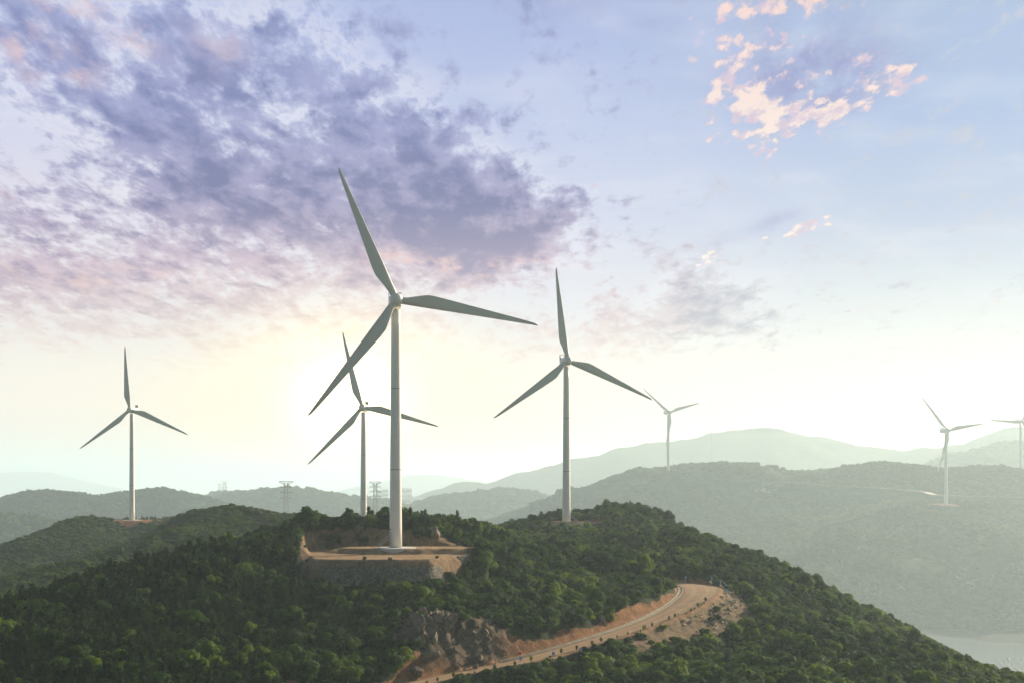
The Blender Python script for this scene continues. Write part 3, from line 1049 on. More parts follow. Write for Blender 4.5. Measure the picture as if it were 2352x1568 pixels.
def leaf_cloud(mb, c, r, n, size, g, squash=1.0, up=0.0):
    """n leaf clumps spread over a lobe"""
    for _ in range(n):
        d = g.normal(size=3)
        d /= np.linalg.norm(d)
        if d[2] < -0.55:
            d[2] *= -1
        rad = r * (0.82 + 0.30 * g.random())
        p = np.array(c) + d * rad * np.array([1, 1, squash])
        nrm = d + g.normal(size=3) * 0.27
        nrm[2] += up
        nrm /= np.linalg.norm(nrm)
        t = np.cross(nrm, g.normal(size=3))
        t /= np.linalg.norm(t) + 1e-9
        b = np.cross(nrm, t)
        s = size * (0.6 + 0.8 * g.random())
        w = s * (0.55 + 0.4 * g.random())
        mb.add([p - t * s, p + b * w - nrm * s * .15, p + t * s, p - b * w - nrm * s * .15], [(0, 1, 2, 3)])


def lump(mb, c, r, g, src=ICO1, squash=1.0):
    v, f = src
    j = v * (r * (0.85 + 0.25 * g.random((len(v), 1))))
    j[:, 2] *= squash
    mb.add(j + np.array(c), f)


def broad_mesh(name, seed, leaves=620, size=0.20, mat=None, lean=0.0):
    g = np.random.default_rng(seed)
    mb = MB()
    mb.bar((0, 0, -0.6), (0.1, 0, 0.9), 0.16, 5, 0.09)
    n = int(g.integers(7, 11))
    lobes = []
    for i in range(n):
        a = g.random() * 6.28
        rr = g.random() ** 0.6 * 1.05
        z = 1.15 + (1 - rr / 1.3) * 0.95 * g.uniform(0.5, 1.1)
        lobes.append(((rr * math.cos(a), rr * math.sin(a), z), g.uniform(0.48, 0.80)))
    lobes.append(((0, 0, 0.9), 0.9))
    for c, r in lobes:
        lump(mb, c, r * 0.86, g, ICO1, 0.85)
        mb.bar((0, 0, 0.4), c, 0.06, 3, 0.03)
        leaf_cloud(mb, c, r, int(leaves / len(lobes)), size, g, 0.88, 0.25)
    # a ragged skirt of foliage that closes the gap to the next bush
    for i in range(5):
        a = g.random() * 6.28
        leaf_cloud(mb, (1.0 * math.cos(a), 1.0 * math.sin(a), 0.55), 0.55, int(leaves / 20), size, g, 0.8)
    me = bpy.data.meshes.new(name)
    me.from_pydata(mb.v, [], mb.f)
    me.materials.append(mat or M_BROAD)
    me.update()
    return me


def conifer_mesh(name, seed, leaves=640, mat=None):
    g = np.random.default_rng(seed)
    mb = MB()
    H = g.uniform(3.3, 4.2)
    mb.bar((0, 0, -0.6), (0, 0, H), 0.13, 5, 0.03)
    per = 9
    tiers = leaves // per // 3
    for k in range(tiers):
        t = (k + g.random()) / tiers
        z = 0.45 + t * (H - 0.4)
        rad = (1.25 * (1 - t) ** 0.8 + 0.10) * g.uniform(0.65, 1.15)
        a = g.random() * 6.28
        tip = np.array((rad * math.cos(a), rad * math.sin(a), z + rad * g.uniform(0.25, 0.65)))
        base = np.array((0, 0, z))
        for j in range(per * 3):
            s = 0.25 + 0.75 * g.random()
            p = base + (tip - base) * s + g.normal(size=3) * 0.085 * (1 + rad)
            d = (tip - base) + g.normal(size=3) * 0.25 * rad + np.array((0, 0, .25))
            d /= np.linalg.norm(d) + 1e-9
            w = np.cross(d, g.normal(size=3))
            w /= np.linalg.norm(w) + 1e-9
            L = 0.24 * g.uniform(0.7, 1.5)
            mb.add([p - d * L, p + w * .075, p + d * L, p - w * .075], [(0, 1, 2, 3)])
    lump(mb, (0, 0, H * .30), 0.62, g, ICO1, 1.3)
    lump(mb, (0, 0, H * .58), 0.36, g, ICO1, 1.6)
    me = bpy.data.meshes.new(name)
    me.from_pydata(mb.v, [], mb.f)
    me.materials.append(mat or M_CONE)
    me.update()
    return me


BROAD = [broad_mesh('shrub', 20 + i) for i in range(6)]
CONIF = [conifer_mesh('conifer', 60 + i) for i in range(4)]
MIDS = [broad_mesh('mid_shrub', 80 + i, 260, 0.30, M_MIDLEAF) for i in range(5)]
SPURS = [broad_mesh('spur_shrub', 96 + i, 120, 0.42, M_SPURLEAF) for i in range(4)]
FARS = [broad_mesh('far_shrub', 90 + i, 120, 0.42, M_FARLEAF) for i in range(4)]


def lib(name, meshes):
    c = bpy.data.collections.new(name)
    for i, me in enumerate(meshes):
        o = bpy.data.objects.new('%s_source_%d' % (name, i), me)
        c.objects.link(o)
    return c


LIB = {'near': lib('near_scrub_kinds', BROAD + CONIF), 'mid': lib('mid_scrub_kinds', MIDS), 'far': lib('far_scrub_kinds', FARS), 'spur': lib('spur_scrub_kinds', SPURS)}


def scatter(name, pts, scl, rot, idx, coll, label=None, cat=None):
    me = bpy.data.meshes.new(name)
    n = len(pts)
    me.vertices.add(n)
    me.vertices.foreach_set('co', np.asarray(pts, np.float32).ravel())
    a = me.attributes.new('scl', 'FLOAT_VECTOR', 'POINT')
    a.data.foreach_set('vector', np.asarray(scl, np.float32).ravel())
    a = me.attributes.new('rot', 'FLOAT_VECTOR', 'POINT')
    a.data.foreach_set('vector', np.asarray(rot, np.float32).ravel())
    a = me.attributes.new('idx', 'INT', 'POINT')
    a.data.foreach_set('value', np.asarray(idx, np.int32))
    me.update()
    o = bpy.data.objects.new(name, me)
    COL.objects.link(o)
    ng = bpy.data.node_groups.new(name, 'GeometryNodeTree')
    ng.interface.new_socket('Geometry', in_out='INPUT', socket_type='NodeSocketGeometry')
    ng.interface.new_socket('Geometry', in_out='OUTPUT', socket_type='NodeSocketGeometry')
    nin, nout = ng.nodes.new('NodeGroupInput'), ng.nodes.new('NodeGroupOutput')
    iop = ng.nodes.new('GeometryNodeInstanceOnPoints')
    ci = ng.nodes.new('GeometryNodeCollectionInfo')
    ci.inputs['Collection'].default_value = coll
    ci.inputs['Separate Children'].default_value = True
    ci.inputs['Reset Children'].default_value = True

    def at(nm, ty):
        q = ng.nodes.new('GeometryNodeInputNamedAttribute')
        q.data_type = ty
        q.inputs['Name'].default_value = nm
        return q.outputs['Attribute']
    L = ng.links.new
    L(nin.outputs[0], iop.inputs['Points'])
    L(ci.outputs[0], iop.inputs['Instance'])
    iop.inputs['Pick Instance'].default_value = True
    L(at('idx', 'INT'), iop.inputs['Instance Index'])
    L(at('rot', 'FLOAT_VECTOR'), iop.inputs['Rotation'])
    L(at('scl', 'FLOAT_VECTOR'), iop.inputs['Scale'])
    L(iop.outputs[0], nout.inputs[0])
    md = o.modifiers.new('scatter', 'NODES')
    md.node_group = ng
    tag(o, label, cat, kind='stuff')
    return o


def jgrid(x0, x1, y0, y1, s):
    xs, ys = np.arange(x0, x1, s), np.arange(y0, y1, s)
    X, Y = np.meshgrid(xs, ys)
    X = X + rng.uniform(-.48, .48, X.shape) * s + (np.arange(len(ys)) % 2)[:, None] * s / 2
    Y = Y + rng.uniform(-.48, .48, Y.shape) * s
    return X.ravel(), Y.ravel()


# ---- near hill scrub
x, y = jgrid(-150, 160, 225, 640, 2.3)
inview = np.abs(x) < y * 0.40 + 12
x, y = x[inview], y[inview]
h, I = near_h(x, y, True)
edge = fbm(x, y, 6, 4, 71)
ok = (I['D'] > I['Hw'] + 1.9)
ok &= ~((I['cut'] > 0.7) & (I['D'] < I['Hw'] + 9) & (I['Sd'] > 0) & (rng.random(len(x)) > 0.03))
reach = np.clip(4 + (396 - y) * 0.30, 2.5, 13) + edge * 2.5
ok &= ~((I['D'] - I['Hw'] < reach) & (I['Sd'] < 0) & (x > 27) & (rng.random(len(x)) > 0.10))
ok &= (I['sd'] > 2.9) | ((I['sd'] > 1.7) & (x > -19) & (y < 368)) | ((I['sd'] > 1.0) & (y > 380))
ok &= ~((I['sd'] < 3.6) & (y > 372) & (rng.random(len(x)) > 0.25))
wallzone = (I['sd'] > 0) & (I['sd'] < 5.2) & (y < 352) & (x < -18) & (x > -53)
tuft = (I['sd'] > -0.3) & (I['sd'] < 1.9) & (rng.random(len(x)) < 0.15)
ok &= ~wallzone
ok |= tuft
ok &= I['pad2'] > 1.0
ok &= ~((y > 544) & (y < 572) & (np.abs(x - 25) < 13))
rockd = 1.2 - np.hypot((x + 15) / 14, (y - 311) / 12) + edge * 0.35
ok &= ~((rockd > 0.22) & (rng.random(len(x)) > 0.14))
ok &= fbm(x, y, 9, 3, 77) > -0.66
x, y, h = x[ok], y[ok], h[ok]
n = len(x)
big = fbm(x, y, 14, 3, 81)
s = 1.12 + 0.5 * big + rng.uniform(-.4, .4, n) + (rng.random(n) > 0.92) * 0.6
isleft = np.clip((-22 - x) / 30, 0, 1) * np.clip((372 - y) / 10, 0, 1)
con = rng.random(n) < (0.03 + 0.52 * isleft * (0.6 + 0.8 * (fbm(x, y, 20, 3, 91) > -0.1)))
topsky = (y > 395) & (y < 418) & (x < 15) & (x > -60)
con &= ~((x > 60) & (rng.random(n) < 0.8))
con |= topsky & (rng.random(n) < 0.18)
idx = np.where(con, 6 + rng.integers(0, 4, n), rng.integers(0, 6, n))
# bushes round the foot of the wall and on cuts stay small
s = np.where((I['sd'][ok] < 9) & (y < 352), s * 0.6, s)
s = np.where(tuft[ok], 0.22 + 0.25 * rng.random(n), s)
s = np.where(con, np.minimum(s * 0.92, 1.25), s)
nr = (I['D'][ok] < I['Hw'][ok] + 7) & (I['Sd'][ok] < 0)
s = np.where(nr, s * 0.5, s)
s = np.where((y > 430) & (y < 560) & (x > 0) & (x < 52), s * 0.7, s)
scl = np.stack([s * rng.uniform(.9, 1.2, n), s * rng.uniform(.9, 1.2, n), s * rng.uniform(.8, 1.15, n)], 1)
rot = np.stack([rng.normal(0, .06, n), rng.normal(0, .06, n), rng.uniform(0, 6.28, n)], 1)
near_pts = np.stack([x, y, h - 0.15], 1)
# visibility and size in the picture
pu = x / y * F / .43537 + 1176
pvv = 1098 + (CAMZ - (h + s * 1.6)) / y * F / .43537
vis = (pu > 10) & (pu < 2342) & (pvv < 1560) & (pvv > 1000)
ts = np.linspace(0.55, 0.985, 36)
for t_ in ts:
    hx = near_h(x[vis] * t_, y[vis] * t_)
    zz = CAMZ + (h[vis] + 1.8 * s[vis] - CAMZ) * t_
    bad = hx > zz
    iv = np.where(vis)[0]
    vis[iv[bad]] = False
psize = s / y * vis
order = np.argsort(-psize)
pick_b = [i for i in order if not con[i] and vis[i]][:300]
pick_c = [i for i in order if con[i] and vis[i]][:300]
single = np.zeros(n, bool)
single[pick_b] = True
single[pick_c] = True
scatter('hillside_scrub', near_pts[~single], scl[~single], rot[~single], idx[~single], LIB['near'],
        'dense dark green scrub covering the near hillside', 'scrub')


def near_single(i):
    me = BROAD[idx[i]] if idx[i] < 6 else CONIF[idx[i] - 6]
    isc = idx[i] >= 6
    o = bpy.data.objects.new('conifer_tree' if isc else 'scrub_bush', me)
    COL.objects.link(o)
    o.location = near_pts[i]
    o.rotation_euler = rot[i]
    o.scale = scl[i]
    if isc:
        lab, cat, grp = 'small dark conifer with feathery upright boughs, low on the dark left slope', 'tree', 'dark conifers on the left slope'
        if x[i] > -22:
            lab, grp = 'small dark conifer poking out of the rounded scrub right of the stone wall', 'dark conifers on the right slope'
    elif x[i] < -20:
        lab, cat, grp = 'low rounded green bush between the dark conifers of the left slope', 'bush', 'bushes on the left slope'
    else:
        D = road_near(np.array([x[i]]), np.array([y[i]]))
        if D[3][0] < 0:
            lab, cat, grp = 'rounded billowy green bush in the scrub on the downhill side of the dirt road', 'bush', 'bushes below the dirt road'
        else:
            lab, cat, grp = 'rounded billowy green bush in the scrub above the cut bank of the dirt road', 'bush', 'bushes above the dirt road'
    tag(o, lab, cat, grp)


for i in np.where(single)[0]:
    near_single(i)


# ---- scrub on the other hills
def hill_scrub(name, f, x0, x1, y0, y1, spacing, size, key, seed, label, zlo=4, clear=(), gap=-0.5):
    if f is not fB and f is not fC:
        x0, x1, y0, y1, spacing, size = (q * KQ for q in (x0, x1, y0, y1, spacing, size))
    x, y = jgrid(x0, x1, y0, y1, spacing)
    sel = (np.abs(x) < y * 0.39 + 25)
    x, y = x[sel], y[sel]
    h = f(x, y)
    okk = (h > zlo) & (fbm(x, y, spacing * 6, 3, seed) > gap)
    # hidden by another hill
    for nm, g in hill_funs:
        if g is not f:
            okk &= g(x, y) < h + 0.5
    # keep only what the slope itself does not hide
    for t_ in np.linspace(0.80, 0.99, 12):
        okk &= f(x * t_, y * t_) < CAMZ + (h + size * 2.5 - CAMZ) * t_
    for (px, py, pr) in clear:
        okk &= np.hypot(x - px, y - py) > pr
    x, y, h = x[okk], y[okk], h[okk]
    n = len(x)
    big = fbm(x, y, spacing * 8, 3, seed + 2)
    s = size * (0.9 + 0.45 * big + rng.uniform(-.25, .35, n))
    scl = np.stack([s * 1.15, s * 1.15, s * rng.uniform(.65, 1.0, n)], 1)
    rot = np.stack([np.zeros(n), np.zeros(n), rng.uniform(0, 6.28, n)], 1)
    scatter(name, np.stack([x, y, h - 0.2 * size], 1), scl, rot, rng.integers(0, 4, n), LIB[key], label, 'scrub')
    print(name, n)


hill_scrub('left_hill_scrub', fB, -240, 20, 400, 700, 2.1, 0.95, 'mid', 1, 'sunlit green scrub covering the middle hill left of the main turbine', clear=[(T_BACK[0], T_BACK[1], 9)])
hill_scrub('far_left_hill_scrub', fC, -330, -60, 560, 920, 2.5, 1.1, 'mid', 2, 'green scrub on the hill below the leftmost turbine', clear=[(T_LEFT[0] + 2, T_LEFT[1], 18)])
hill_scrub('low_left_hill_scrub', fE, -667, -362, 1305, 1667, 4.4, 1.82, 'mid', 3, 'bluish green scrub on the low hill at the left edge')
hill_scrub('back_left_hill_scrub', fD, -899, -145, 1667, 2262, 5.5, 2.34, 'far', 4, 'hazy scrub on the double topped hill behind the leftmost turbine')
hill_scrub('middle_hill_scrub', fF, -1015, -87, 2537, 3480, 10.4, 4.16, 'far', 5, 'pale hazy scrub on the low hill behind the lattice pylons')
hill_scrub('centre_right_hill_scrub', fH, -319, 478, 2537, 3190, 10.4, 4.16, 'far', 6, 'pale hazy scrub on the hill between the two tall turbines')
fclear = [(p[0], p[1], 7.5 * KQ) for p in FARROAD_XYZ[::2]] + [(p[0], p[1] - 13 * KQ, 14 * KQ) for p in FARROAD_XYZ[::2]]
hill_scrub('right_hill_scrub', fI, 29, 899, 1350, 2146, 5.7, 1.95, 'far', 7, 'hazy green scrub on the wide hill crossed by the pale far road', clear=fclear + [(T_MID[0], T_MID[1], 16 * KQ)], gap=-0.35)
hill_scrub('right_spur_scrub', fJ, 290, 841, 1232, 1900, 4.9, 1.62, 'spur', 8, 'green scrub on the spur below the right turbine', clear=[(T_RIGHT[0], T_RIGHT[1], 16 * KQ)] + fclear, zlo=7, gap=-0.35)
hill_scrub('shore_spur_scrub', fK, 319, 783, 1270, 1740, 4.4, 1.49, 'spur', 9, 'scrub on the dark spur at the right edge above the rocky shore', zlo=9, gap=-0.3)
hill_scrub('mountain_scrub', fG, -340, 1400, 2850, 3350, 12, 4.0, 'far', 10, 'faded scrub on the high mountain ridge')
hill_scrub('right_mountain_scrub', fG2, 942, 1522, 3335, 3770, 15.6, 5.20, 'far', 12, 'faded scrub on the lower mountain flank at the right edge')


# ------------------------------------------------------------------ wind turbines
M_WHITE = simple_mat('white_turbine_paint', (0.80, 0.76, 0.67), 0.42, vary=0.05, scale=0.25)
M_BLADE = simple_mat('blade_gelcoat', (0.62, 0.60, 0.50), 0.45, vary=0.05, scale=0.2)
M_STEEL = simple_mat('galvanised_steel', (0.35, 0.36, 0.36), 0.5, 0.6)
M_DARK = simple_mat('dark_grey_metal', (0.06, 0.065, 0.07), 0.6)
M_PADC = simple_mat('pale_concrete', (0.55, 0.54, 0.50), 0.85)


def blade_mesh():
    rs = [1.0, 1.8, 2.6, 3.6, 5.0, 6.5, 8.0, 10, 12.5, 15.5, 19, 23, 27, 31, 34, 36, 37.2, 37.8, 38.1]
    chord = np.interp(rs, [1, 2.6, 5.0, 8, 10, 15.5, 23, 31, 36, 37.5, 38.1], [1.9, 1.9, 2.6, 3.45, 3.4, 2.85, 2.1, 1.32, 0.80, 0.55, 0.15])
    thick = np.interp(rs, [1, 2.6, 5, 8, 12.5, 23, 38.1], [1.0, 1.0, 0.60, 0.36, 0.26, 0.20, 0.14])
    lead = np.interp(rs, [1, 2.6, 8, 38.1], [0.875, 0.875, 0.80, 0.10])
    twist = np.interp(rs, [1, 5, 10, 20, 38.1], [18, 16, 9, 4, 0])
    n = 20
    V, Fc = [], []
    for r, c, t, l, tw in zip(rs, chord, thick, lead, twist):
        circ = np.interp(r, [2.6, 7.0], [1, 0])
        for k in range(n):
            a = 2 * math.pi * k / n
            s = (1 - math.cos(a)) / 2                   # 0 leading edge .. 1 trailing edge
            af = 2.6 * (0.2969 * math.sqrt(s) - 0.126 * s - 0.3516 * s * s + 0.2843 * s ** 3 - 0.1036 * s ** 4) * 1.9
            cr = math.sin(a)
            yy = t * c * 0.5 * (circ * cr + (1 - circ) * math.copysign(min(1, af), cr) * (1 if abs(cr) > 1e-6 else 0))
            xx = -l + c * s
            ca, sa = math.cos(R(tw)), math.sin(R(tw))
            V.append((xx * ca - yy * sa, xx * sa + yy * ca - 0.0008 * r * r, r))
    for i in range(len(rs) - 1):
        for k in range(n):
            j = (k + 1) % n
            Fc.append((i * n + k, i * n + j, (i + 1) * n + j, (i + 1) * n + k))
    Fc.append(tuple(range(n - 1, -1, -1)))
    m_ = (len(rs) - 1) * n
    Fc.append(tuple(range(m_, m_ + n)))
    return V, Fc


def make_turbine(loc, yaw, phis, label, H=65.0, rack='frames', stairs=0, axis_tilt=4.0, padscale=1.0, size=1.0, group='wind turbines on the hills'):
    """yaw: the way the rotor faces, degrees to the right of facing the viewer; phis: blade angles seen from the front"""
    t = empty('wind_turbine', loc)
    t.scale = (size,) * 3
    tag(t, label, 'wind turbine', group)
    hubz = H
    top = H - 2.1
    mb = MB()
    prof = []
    for k in range(13):
        s = k / 12
        prof.append((1.66 - 0.50 * s, s * top))
    # slight flange rings at the section joints
    pr = []
    for k, (r, z) in enumerate(prof):
        pr.append((r, z))
    mb.lathe(pr, 48)
    mb.build('tower', M_WHITE, t, True)
    for s_ in (0.33, 0.67):
        rr = 1.66 - 0.50 * s_
        mb = MB()
        mb.lathe([(rr - 0.05, s_ * top - 0.09), (rr + 0.035, s_ * top - 0.09), (rr + 0.035, s_ * top + 0.09), (rr - 0.05, s_ * top + 0.09)], 40, cap=False)
        mb.build('joint_ring', M_STEEL, t)
    mb = MB()
    mb.lathe([(5.4 * padscale, -1.5), (5.4 * padscale, 0.10), (5.1 * padscale, 0.14), (1.9, 0.14), (1.9, 0.30)], 40)
    mb.build('foundation', M_PADC, t)
    ax = R(yaw)
    fw = Vector((math.sin(ax), -math.cos(ax), 0))
    rt = Vector((math.cos(ax), math.sin(ax), 0))
    up = Vector((0, 0, 1))
    rotm = Matrix((rt, -fw, up)).transposed().to_4x4()     # local +x right, -y forward
    # nacelle
    mb = MB()
    secs = [(-1.9, 1.35, 1.35), (-1.6, 1.55, 1.6), (1.0, 1.75, 1.85), (5.5, 1.72, 1.80), (7.2, 1.5, 1.5), (7.6, 1.15, 1.1)]
    k = 16
    for (yy, w, hh) in secs:
        for i in range(k):
            a = 2 * math.pi * i / k
            ca, sa = math.cos(a), math.sin(a)
            q = (abs(ca) ** 3.2 + abs(sa) ** 3.2) ** (-1 / 3.2)
            mb.v.append((w * ca * q, yy, hubz + 0.05 + hh * sa * q * 1.0))
    for i in range(len(secs) - 1):
        for j in range(k):
            jj = (j + 1) % k
            mb.f.append((i * k + j, i * k + jj, (i + 1) * k + jj, (i + 1) * k + j))
    mb.f.append(tuple(range(k)))
    mb.f.append(tuple(range((len(secs) - 1) * k, len(secs) * k))[::-1])
    nac = mb.build('nacelle', M_WHITE, t, True)
    nac.matrix_local = rotm
    mb = MB()
    if rack == 'frames':
        for sx in (-1, 1):
            x0 = sx * 1.55
            mb.bar((x0, 5.6, hubz + .5), (x0, 5.6, hubz + 3.15), 0.085, 6)
            mb.bar((x0, 6.6, hubz + .5), (x0, 6.6, hubz + 3.15), 0.085, 6)
            mb.bar((x0, 5.6, hubz + 3.15), (x0, 6.6, hubz + 3.15), 0.085, 6)
        mb.bar((-1.55, 6.6, hubz + 3.15), (1.55, 6.6, hubz + 3.15), 0.09, 6)
        mb.bar((0.1, 6.6, hubz + 3.15), (0.1, 6.6, hubz + 3.9), 0.04, 5)
        mb.box((0.85, 6.4, hubz + 2.55), (1.0, .5, 1.0))
        mb.box((-1.2, 6.4, hubz + 1.7), (0.45, .5, 0.9))
    else:
        mb.box((0.45, 6.3, hubz + 2.6), (1.5, 0.35, 1.35))
        for sx in (-.2, 1.0):
            mb.bar((sx, 6.3, hubz + 1.0), (sx, 6.3, hubz + 2.1), 0.2, 5)
        mb.bar((-0.7, 6.3, hubz + 3.2), (1.2, 6.3, hubz + 3.2), 0.05, 5)
        mb.bar((0.6, 6.3, hubz + 3.2), (0.6, 6.3, hubz + 3.7), 0.04, 5)
    fr = mb.build('sensor_rack', M_DARK if rack != 'frames' else M_STEEL, nac)
    # hub, forward of the tower
    mb = MB()
    mb.lathe([(1.45, 0.0), (1.72, 0.25), (1.76, 1.1), (1.68, 1.9), (1.42, 2.6), (0.95, 3.1), (0.45, 3.35), (0.06, 3.42)], 36, axis='Y')
    hub = mb.build('hub', M_WHITE, t, True)
    tilt = Matrix.Rotation(R(-axis_tilt), 4, 'X')
    hc = Matrix.Translation(Vector((0, 0, hubz)) + fw * 1.95)
    hub.matrix_local = hc @ rotm @ tilt
    V, Fc = blade_mesh()
    first = None
    for ph in phis:
        if first is None:
            bl = mesh_obj('blade', V, Fc, M_BLADE, t, True)
            first = bl
        else:
            bl = first.copy()
            COL.objects.link(bl)
            bl.parent = t
        # blade local z = outwards, +x = towards trailing edge (anticlockwise from the front)
        a = R(ph)
        rad = Vector((math.cos(a), 0, math.sin(a)))
        tg = Vector((-math.sin(a), 0, math.cos(a)))
        B = Matrix((tg, rad.cross(tg), rad)).transposed().to_4x4()
        bl.matrix_local = hc @ rotm @ tilt @ Matrix.Translation((0, -1.25, 0)) @ B
    if stairs:
        # door with landing and steps on one side of the tower foot
        sg = stairs
        mb = MB()
        da = R(-90 + 52 * sg)
        c = Vector((math.cos(da), math.sin(da), 0))
        s = Vector((-math.sin(da), math.cos(da), 0))
        for a in range(9):
            q = math.pi * a / 8
        pts = []
        for k in range(24):
            q = 2 * math.pi * k / 24
            oz = 1.02 * max(-1, min(1, math.sin(q) * 1.25)) * 1.0
            ox = 0.42 * math.cos(q) if abs(math.sin(q)) > .8 else 0.42 * (1 if math.cos(q) > 0 else -1)
            pts.append((ox, oz))
        for lay in (1.60, 1.80):
            for (ox, oz) in pts:
                p_ = c * lay + s * ox
                mb.v.append((p_.x, p_.y, 3.3 + oz))
        for k in range(24):
            j = (k + 1) % 24
            mb.f.append((k, j, 24 + j, 24 + k))
        mb.f.append(tuple(range(24, 48)))
        mb.build('door', simple_mat('door_paint', (0.45, 0.50, 0.52), 0.5), t)
        mb = MB()
        out = Vector((sg, 0, 0))
        sd_ = Vector((0, -1, 0))
        l0 = c * 2.3 + Vector((0, 0, 2.2))
        mb.box((l0.x, l0.y, 2.15), (1.2, 1.2, 0.08))
        for w_ in (-.45, .45):
            a0 = Vector((l0.x + sg * .5, l0.y + w_, 2.15))
            a1 = Vector((l0.x + sg * 2.6, l0.y + w_, 0.15))
            mb.bar(a0, a1, 0.075, 4)
            mb.bar(a0 + up * 1.05, a1 + up * 1.05, 0.045, 5)
            mb.bar(a0 + up * .55, a1 + up * .55, 0.03, 5)
            mb.bar(a0 + up * 1.05, a0 + up * 1.05 - Vector((sg * 1.1, 0, 0)), 0.045, 5)
            for q in range(5):
                e_ = a0.lerp(a1, q / 4)
                mb.bar(e_, e_ + up * 1.05, 0.04, 5)
            mb.bar((l0.x - sg * .4, l0.y + w_, 0.15), (l0.x - sg * .4, l0.y + w_, 3.2), 0.05, 4)
        for q in range(8):
            e_ = Vector((l0.x + sg * .5, l0.y, 2.15)).lerp(Vector((l0.x + sg * 2.6, l0.y, 0.15)), (q + .5) / 8)
            mb.box(e_, (0.26, 0.9, 0.05))
        mb.build('stairs', M_STEEL, t)
        mb = MB()
        mb.box((c.x * 1.66 - .1, c.y * 1.66, 5.0), (0.35, 0.2, 0.35))
        mb.build('lamp_box', M_DARK, t)
    return t


make_turbine(T1, 7.5, (113, -9.1, 232.9), 'tallest white wind turbine, standing in the centre on the earth platform above the stone wall', stairs=-1)
make_turbine(T2, 8.5, (96, -24, 217.4), 'white wind turbine on the bare knoll just right of the tallest one', stairs=1)
make_turbine(T_LEFT, -6, (96.6, -23, 216.6), 'leftmost wind turbine, dark against the pale sky above a red earth pad', rack='box')
make_turbine(T_BACK, -4, (105.5, -14.5, 225.9), 'wind turbine in the sun glow behind the left blade of the tallest one', rack='box')
make_turbine(T_MID, 24, (141, 15.7, 261), 'small distant wind turbine whose blade meets the blade tip of the second tallest one', size=KF)
make_turbine(T_RIGHT, 18, (130, 9.6, 252), 'distant wind turbine on the hazy right spur beside the pale road', size=KF)
make_turbine(T_EDGE, 15, (178, 58, -62), 'distant wind turbine cut by the right edge of the picture', size=KF)

# ------------------------------------------------------------------ retaining walls
m, N, b = new_mat('rubble_masonry')
tc = N.node('ShaderNodeTexCoord')
ob = tc.outputs['Object']
vo = N.node('ShaderNodeTexVoronoi', feature='F1')
wv = N.noise(ob, 1.2, 3).outputs['Color']
vec = N.vmath('ADD', N.vmath('MULTIPLY', ob, (1, 1, 1.5)), N.vmath('MULTIPLY', wv, (.4, .4, .4)))
N.l.new(vec, vo.inputs['Vector'])
vo.inputs['Scale'].default_value = 2.1
vd = N.node('ShaderNodeTexVoronoi', feature='DISTANCE_TO_EDGE')
N.l.new(vec, vd.inputs['Vector'])
vd.inputs['Scale'].default_value = 2.1
sepc = N.node('ShaderNodeSeparateColor')
N.l.new(vo.outputs['Color'], sepc.inputs[0])
c = N.ramp(sepc.outputs[0], [(0.0, (0.17, 0.15, 0.105)), (0.5, (0.28, 0.25, 0.185)), (1.0, (0.48, 0.43, 0.33))])
st = N.noise(ob, 0.35, 6, 0.65).outputs[0]
c = N.mix(N.smooth(st, 0.45, 0.68, 0, .55), c, (0.10, 0.095, 0.06))
c = N.mix(N.smooth(vd.outputs[0], 0.10, 0.0), c, (0.07, 0.065, 0.05))
N.l.new(c, b.inputs['Base Color'])
b.inputs['Roughness'].default_value = 0.92
bp = N.node('ShaderNodeBump')
bp.inputs['Distance'].default_value = 0.25
N.l.new(N.smooth(vd.outputs[0], 0, .25), bp.inputs['Height'])
N.l.new(bp.outputs[0], b.inputs['Normal'])
M_WALL = m


def retaining_wall(path, ztops, zbots, label, batter=0.28, thick=0.8):
    path = catmull([(*p, zt, zb) for p, zt, zb in zip(path, ztops, zbots)], 20)
    tan = np.gradient(path[:, :2], axis=0)
    tan /= np.hypot(tan[:, 0], tan[:, 1])[:, None]
    nor = np.stack([tan[:, 1], -tan[:, 0]], 1)     # outwards (towards the viewer)
    NV = 22
    V, Fc = [], []
    for i, p in enumerate(path):
        jt = 0.12 * fbm(np.array([i * .35]), np.array([0.]), 1, 3, 5)[0]
        for k in range(NV):
            s = k / (NV - 1)
            z = p[2] + jt - s * (p[2] - p[3])
            off = s * (p[2] - p[3]) * batter + 0.10 * fbm(np.array([i * .5]), np.array([z * 1.5]), 1, 3, 15)[0]
            V.append((p[0] + nor[i, 0] * off, p[1] + nor[i, 1] * off, z))
        V.append((p[0] - nor[i, 0] * thick, p[1] - nor[i, 1] * thick, p[2] + jt))
        V.append((p[0] - nor[i, 0] * thick, p[1] - nor[i, 1] * thick, p[3]))
    k = NV + 2
    for i in range(len(path) - 1):
        for j in range(k):
            jj = (j + 1) % k
            Fc.append((i * k + j, (i + 1) * k + j, (i + 1) * k + jj, i * k + jj))
    Fc.append(tuple(range(k)))
    Fc.append(tuple(range((len(path) - 1) * k, len(path) * k))[::-1])
    o = mesh_obj('retaining_wall', V, Fc, M_WALL)
    tag(o, label, 'wall')
    return o


